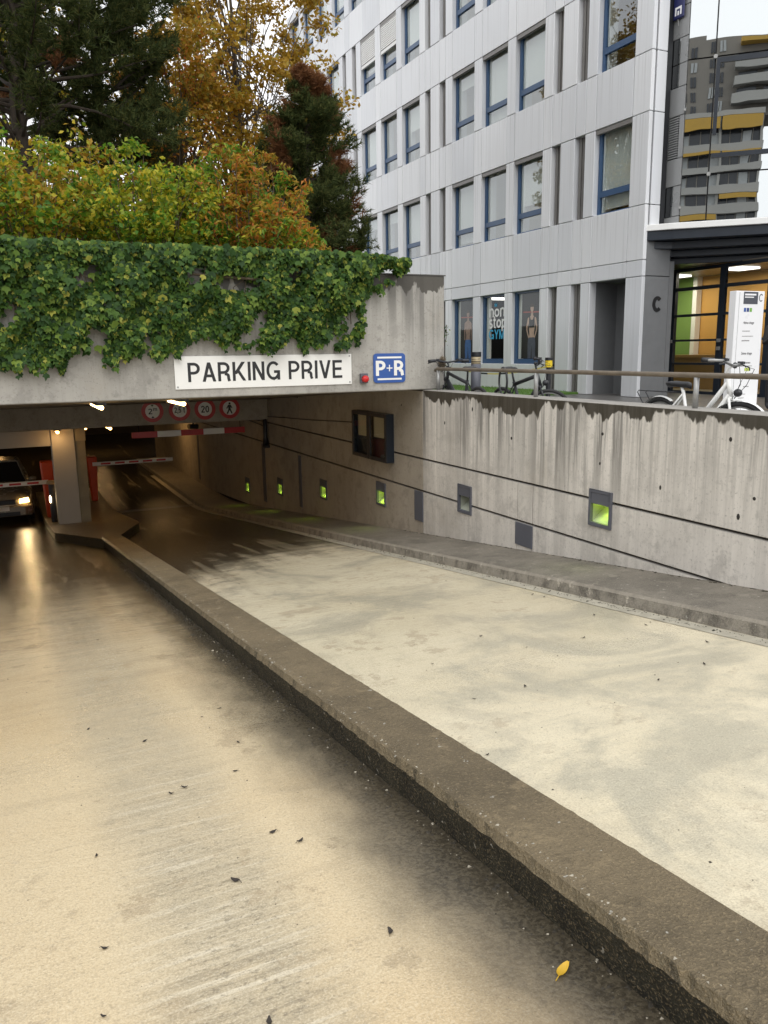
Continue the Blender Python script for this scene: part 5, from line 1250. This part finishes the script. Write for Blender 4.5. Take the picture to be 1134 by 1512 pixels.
def broadleaf(name, x, y, h, R_, label, mats, z0=.85, nclump=70, per=140, size=(.06, .12), shape='oval', stems=1, crown=(.3, 1.0), cat='tree', group=None, clr=.45, sq=1.0, droop=.05):
    t = empty(name, (x, y, z0), label=label, cat=cat, group=group); lb = MB(); tips = []
    if stems == 1:
        tb = MB(); tp_ = [(0, 0, -.1)]+[(random.gauss(0, .04)*i, random.gauss(0, .04)*i, h*.8*i/6) for i in range(1, 7)]
        tb.tube(tp_, [.11*(1-i/7)+.01 for i in range(7)], 8); tb.build('trunk', M['bark'], t, smooth=True)
    for k in range(nclump):
        if stems == 1:
            q = random.uniform(crown[0]*.7, .95); i = min(5, int(q*6)); a_ = Vector(tp_[i]).lerp(Vector(tp_[i+1]), q*6-i); ang = k*2.4+random.random(); zz_ = crown[0]+(crown[1]-crown[0])*random.random()
            rad = R_*math.sin(PI*min(1, max(.12, (1-zz_)*.9+.1)))**.6*random.uniform(.35, 1)
            tip = Vector((math.cos(ang)*rad, math.sin(ang)*rad*sq, zz_*h))
            mid = a_.lerp(tip, .5)+Vector((0, 0, .08*h*random.random())); lb.tube([a_, mid, tip], [.022, .013, .005], 5)
        else:
            ang = k*2.4; sp_ = R_*math.sqrt(random.random()); zz_ = random.uniform(.5, 1.12)*h*(1-.4*(sp_/R_)**2); b0 = Vector((math.cos(ang)*sp_*.35, math.sin(ang)*sp_*.35*sq, 0)); tip = Vector((math.cos(ang)*sp_, math.sin(ang)*sp_*sq, zz_))
            mid = b0.lerp(tip, .55)+Vector((random.gauss(0, .06), random.gauss(0, .06), .08*h)); lb.tube([b0, mid, tip], [.014, .009, .004], 5)
            for u_ in (.3, .5, .68, .85): tips.append((b0.lerp(mid, u_*1.6) if u_ < .6 else mid.lerp(tip, (u_-.55)/.45), .7))
        tips.append((tip, 1))
    lb.build('limb', M['trunkgrey'], t)
    allc = []
    for (p, f) in tips:
        m = int(per*f*random.uniform(.5, 1.3)); r = clr*random.uniform(.55, 1.2); v = unit(m)*(rng.uniform(0, 1, m)**.55)[:, None]*np.array([r, r, r*.75]); allc.append(np.array(p)+v)
    C = np.concatenate(allc); C[:, 2] = np.maximum(C[:, 2], .05); n = len(C); nr = unit(n)*.8+np.array([0, -.15, .6]); which = rng.integers(0, len(mats), n) if len(mats) > 1 else np.zeros(n, int)
    # neighbouring leaves share a tint: choose by slow pattern plus chance
    if len(mats) > 1:
        s_ = pn(C[:, 0], C[:, 2]+C[:, 1], 2.2, 1.7)+rng.normal(0, .7, n); which = np.digitize(s_, np.quantile(s_, np.linspace(0, 1, len(mats)+1)[1:-1]))
    for i, mt in enumerate(mats):
        ms = which == i; tag(leaves('foliage', C[ms], nr[ms], rng.uniform(size[0], size[1], ms.sum()), M[mt], t, shape, droop), kind='stuff')
    return t
pine(.9, 17.2, 9.8, 3.3, 'big dark pine with brown patches rising behind the ivy at the left', nb=130, tufts=70, lowb=.26, brown=.35)
pine(2.55, 18.8, 9.0, 2.0, 'second dark pine standing behind and right of the big left pine', nb=90, tufts=58, lowb=.3, brown=.2)
pine(6.9, 18.4, 5.4, 1.75, 'narrow pine with rusty needles at the right end of the trees beside the facade', nb=105, tufts=60, lowb=.12, brown=.6, cone=True)
broadleaf('maple_tree', 6.5, 22.5, 10.2, 3.0, 'tall thin tree with golden yellow leaves between the pines', ['yellowleaf'], nclump=150, per=190, size=(.09, .17), crown=(.2, 1.0), clr=.62)
broadleaf('maple_tree', 4.5, 20.6, 6.6, 2.1, 'bronze and olive leaved tree filling the gap between the pines above the orange shrub', ['orangeleaf', 'yellowleaf', 'yellowleaf'], nclump=120, per=150, size=(.08, .15), crown=(.2, 1.0), clr=.55)
broadleaf('maple_tree', 1.0, 25.5, 8.0, 2.6, 'yellowing tree showing through behind the big pine', ['yellowleaf', 'limeleaf'], nclump=90, per=150, size=(.10, .18), crown=(.25, 1.0), clr=.6)
broadleaf('shrub', .55, 12.5, 2.0, 1.15, 'upright bright green and yellow shrub at the left above the ivy', ['greenleaf', 'limeleaf', 'yellowleaf'], nclump=66, per=43, size=(.06, .11), stems=2, cat='shrub', clr=.19, group='shrubs above the ivy')
broadleaf('shrub', -.3, 13.6, 2.5, 1.0, 'yellow leaved shrub standing taller behind the left shrubs', ['yellowleaf', 'limeleaf', 'greenleaf'], nclump=60, per=44, size=(.07, .12), stems=2, cat='shrub', clr=.2, group='shrubs above the ivy')
broadleaf('shrub', -1.2, 13.2, 2.35, 1.2, 'green and yellow shrub cut by the left edge of the picture', ['greenleaf', 'limeleaf', 'yellowleaf'], nclump=60, per=43, size=(.06, .11), stems=2, cat='shrub', clr=.19, group='shrubs above the ivy')
broadleaf('shrub', 2.25, 12.6, 2.0, 1.1, 'lime and yellow rounded shrub in the middle above the ivy', ['greenleaf', 'limeleaf', 'limeleaf'], nclump=75, per=46, size=(.06, .11), stems=2, cat='shrub', clr=.19, group='shrubs above the ivy')
broadleaf('shrub', 3.75, 12.9, 2.1, 1.25, 'orange and green shrub with pointed leaves right of the lime shrub', ['greenleaf', 'orangeleaf', 'orangeleaf'], nclump=78, per=40, size=(.08, .14), shape='lance', stems=2, cat='shrub', clr=.19, group='shrubs above the ivy', droop=.2)
broadleaf('shrub', 1.4, 14.8, 2.6, 1.5, 'taller yellow green shrub behind the lime shrub', ['limeleaf', 'yellowleaf'], nclump=69, per=40, size=(.07, .12), stems=2, cat='shrub', clr=.19, group='shrubs above the ivy')
broadleaf('shrub', 4.9, 15.4, 2.6, 1.1, 'brownish orange shrub at the foot of the narrow pine', ['orangeleaf', 'yellowleaf', 'greenleaf'], nclump=63, per=40, size=(.07, .12), shape='lance', stems=2, cat='shrub', clr=.19, group='shrubs above the ivy', droop=.2)
# small leafy sprig at the end of the beam
sg_ = empty('sprig', (6.02, 10.5, .05), label='small green sprig growing from the end face of the beam', cat='plant')
n = 26; C = np.stack([rng.uniform(-.01, .09, n), rng.uniform(-.06, .06, n), rng.uniform(0, .34, n)], 1); leaves('foliage', C, unit(n)+np.array([0, -.8, .3]), rng.uniform(.03, .055, n), M['ivy'], sg_)
MB().tube([(0, 0, 0), (.04, -.02, .15), (.05, 0, .33)], .004, 4).build('stem', M['trunkgrey'], sg_)
# ------------------------------------------------------------------ litter on the concrete
def litter_mesh(s, mat):
    """a curled pointed leaf with a raised rim and a stalk"""
    b = MB(); n = 7; bend = random.uniform(.25, .8); curl = random.uniform(.2, .9); tw = random.uniform(-.5, .5); vs = []
    for i in range(n):
        t = i/(n-1); x = (t-.5)*2.6*s; hw = s*.62*math.sin(PI*min(.97, t*.9+.06))**.8*random.uniform(.85, 1.15)
        zc_ = s*bend*(2*t-1)**2*.7+.003; yc = s*tw*(2*t-1)**2
        for k in (-1, -.5, 0, .5, 1): vs.append((x, yc+hw*k, zc_+curl*s*.5*k*k*(.6+.4*random.random())))
    fs = [(i*5+k, i*5+k+1, i*5+k+6, i*5+k+5) for i in range(n-1) for k in range(4)]
    b.add(vs, fs); e = vs[2]; b.tube([e, (e[0]-s*.6, e[1]+s*.15, .004)], s*.035+.0006, 4); return b.build('fallen_leaf', mat, smooth=True)
protos = [litter_mesh(random.uniform(.011, .019), M['litter']) for _ in range(5)]
spots = [(.62, 3.55), (.14, 2.45), (.10, 2.12), (.98, 2.05), (.52, 1.55), (.18, 3.1), (.85, 2.9), (.88, 3.6), (.55, 4.3), (1.05, 4.6), (.2, 1.35), (.62, 2.62)]
spots += [(random.uniform(1.95, 4.5), random.uniform(2.2, 9.5)) for _ in range(20)]+[(random.uniform(-.6, 1.3), random.uniform(1.2, 9)) for _ in range(14)]
for i, (x, y) in enumerate(spots):
    o = protos[i] if i < 5 else inst(protos[i % 5], (0, 0, 0)); o.location = (x, y, zr(y)+.001); o.rotation_euler = (-math.atan(S), 0, random.random()*6.28); k = random.uniform(.45, 1.0); o.scale = (k, k, k)
    tag(o, 'small dark dead leaf lying on the wet concrete ramp', 'leaf', 'dead leaves scattered on the ramp')
yl = litter_mesh(.026, M['yellowlitter']); yl.location = (1.33, 1.62, zr(1.62)+.002); yl.rotation_euler = (-math.atan(S), 0, .5); tag(yl, 'yellow fallen leaf by the foot of the median kerb', 'leaf')

# grit gathered along the kerbs
def grit(name, n, fx, fy, mat, s0, s1, dz):
    X = fx(n); Yv = fy(n); Zv = np.array([zr(v) for v in Yv])+dz; sz = rng.lognormal(math.log(s0), .45, n).clip(.001, s1)
    base = np.array([(1, 0, 0), (-.5, .87, 0), (-.5, -.87, 0), (0, 0, 1.0)]); an = rng.uniform(0, 6.28, n); ca, sa = np.cos(an), np.sin(an)
    V = np.stack([np.stack([X+sz*(b[0]*ca-b[1]*sa)*rng.uniform(.7, 1.4, n), Yv+sz*(b[0]*sa+b[1]*ca), Zv+sz*b[2]*.7], 1) for b in base], 1).reshape(-1, 3)
    k = np.arange(n)*4; F = np.concatenate([k[:, None]+np.array(f) for f in ((0, 1, 3), (1, 2, 3), (2, 0, 3))])
    return tag(np_mesh(name, V, F, mat), kind='stuff')
M['gritpale'] = plain('pale_grit', (.42, .38, .30), .8, var=.5, sc=80); M['gritdark'] = plain('dark_grit', (.05, .042, .03), .8, var=.5, sc=80)
grit('grit', 1500, lambda n: 1.455-np.abs(rng.normal(0, .05, n)), lambda n: rng.uniform(.6, 12, n), M['gritdark'], .005, .016, 0)
grit('grit', 110, lambda n: 1.455-np.abs(rng.normal(0, .07, n)), lambda n: rng.uniform(.6, 9, n), M['gritpale'], .004, .012, 0)
grit('kerb_chips', 420, lambda n: 1.445+np.abs(rng.normal(0, .02, n)), lambda n: rng.uniform(.6, 11, n), M['gritpale'], .004, .010, .198)
grit('gutter_grit', 900, lambda n: 4.72-np.abs(rng.normal(0, .05, n)), lambda n: rng.uniform(1, 13, n), M['gritdark'], .006, .02, .003)
grit('ramp_grit', 500, lambda n: rng.uniform(-1.5, 4.5, n), lambda n: rng.uniform(.8, 9, n), M['gritdark'], .003, .008, 0)
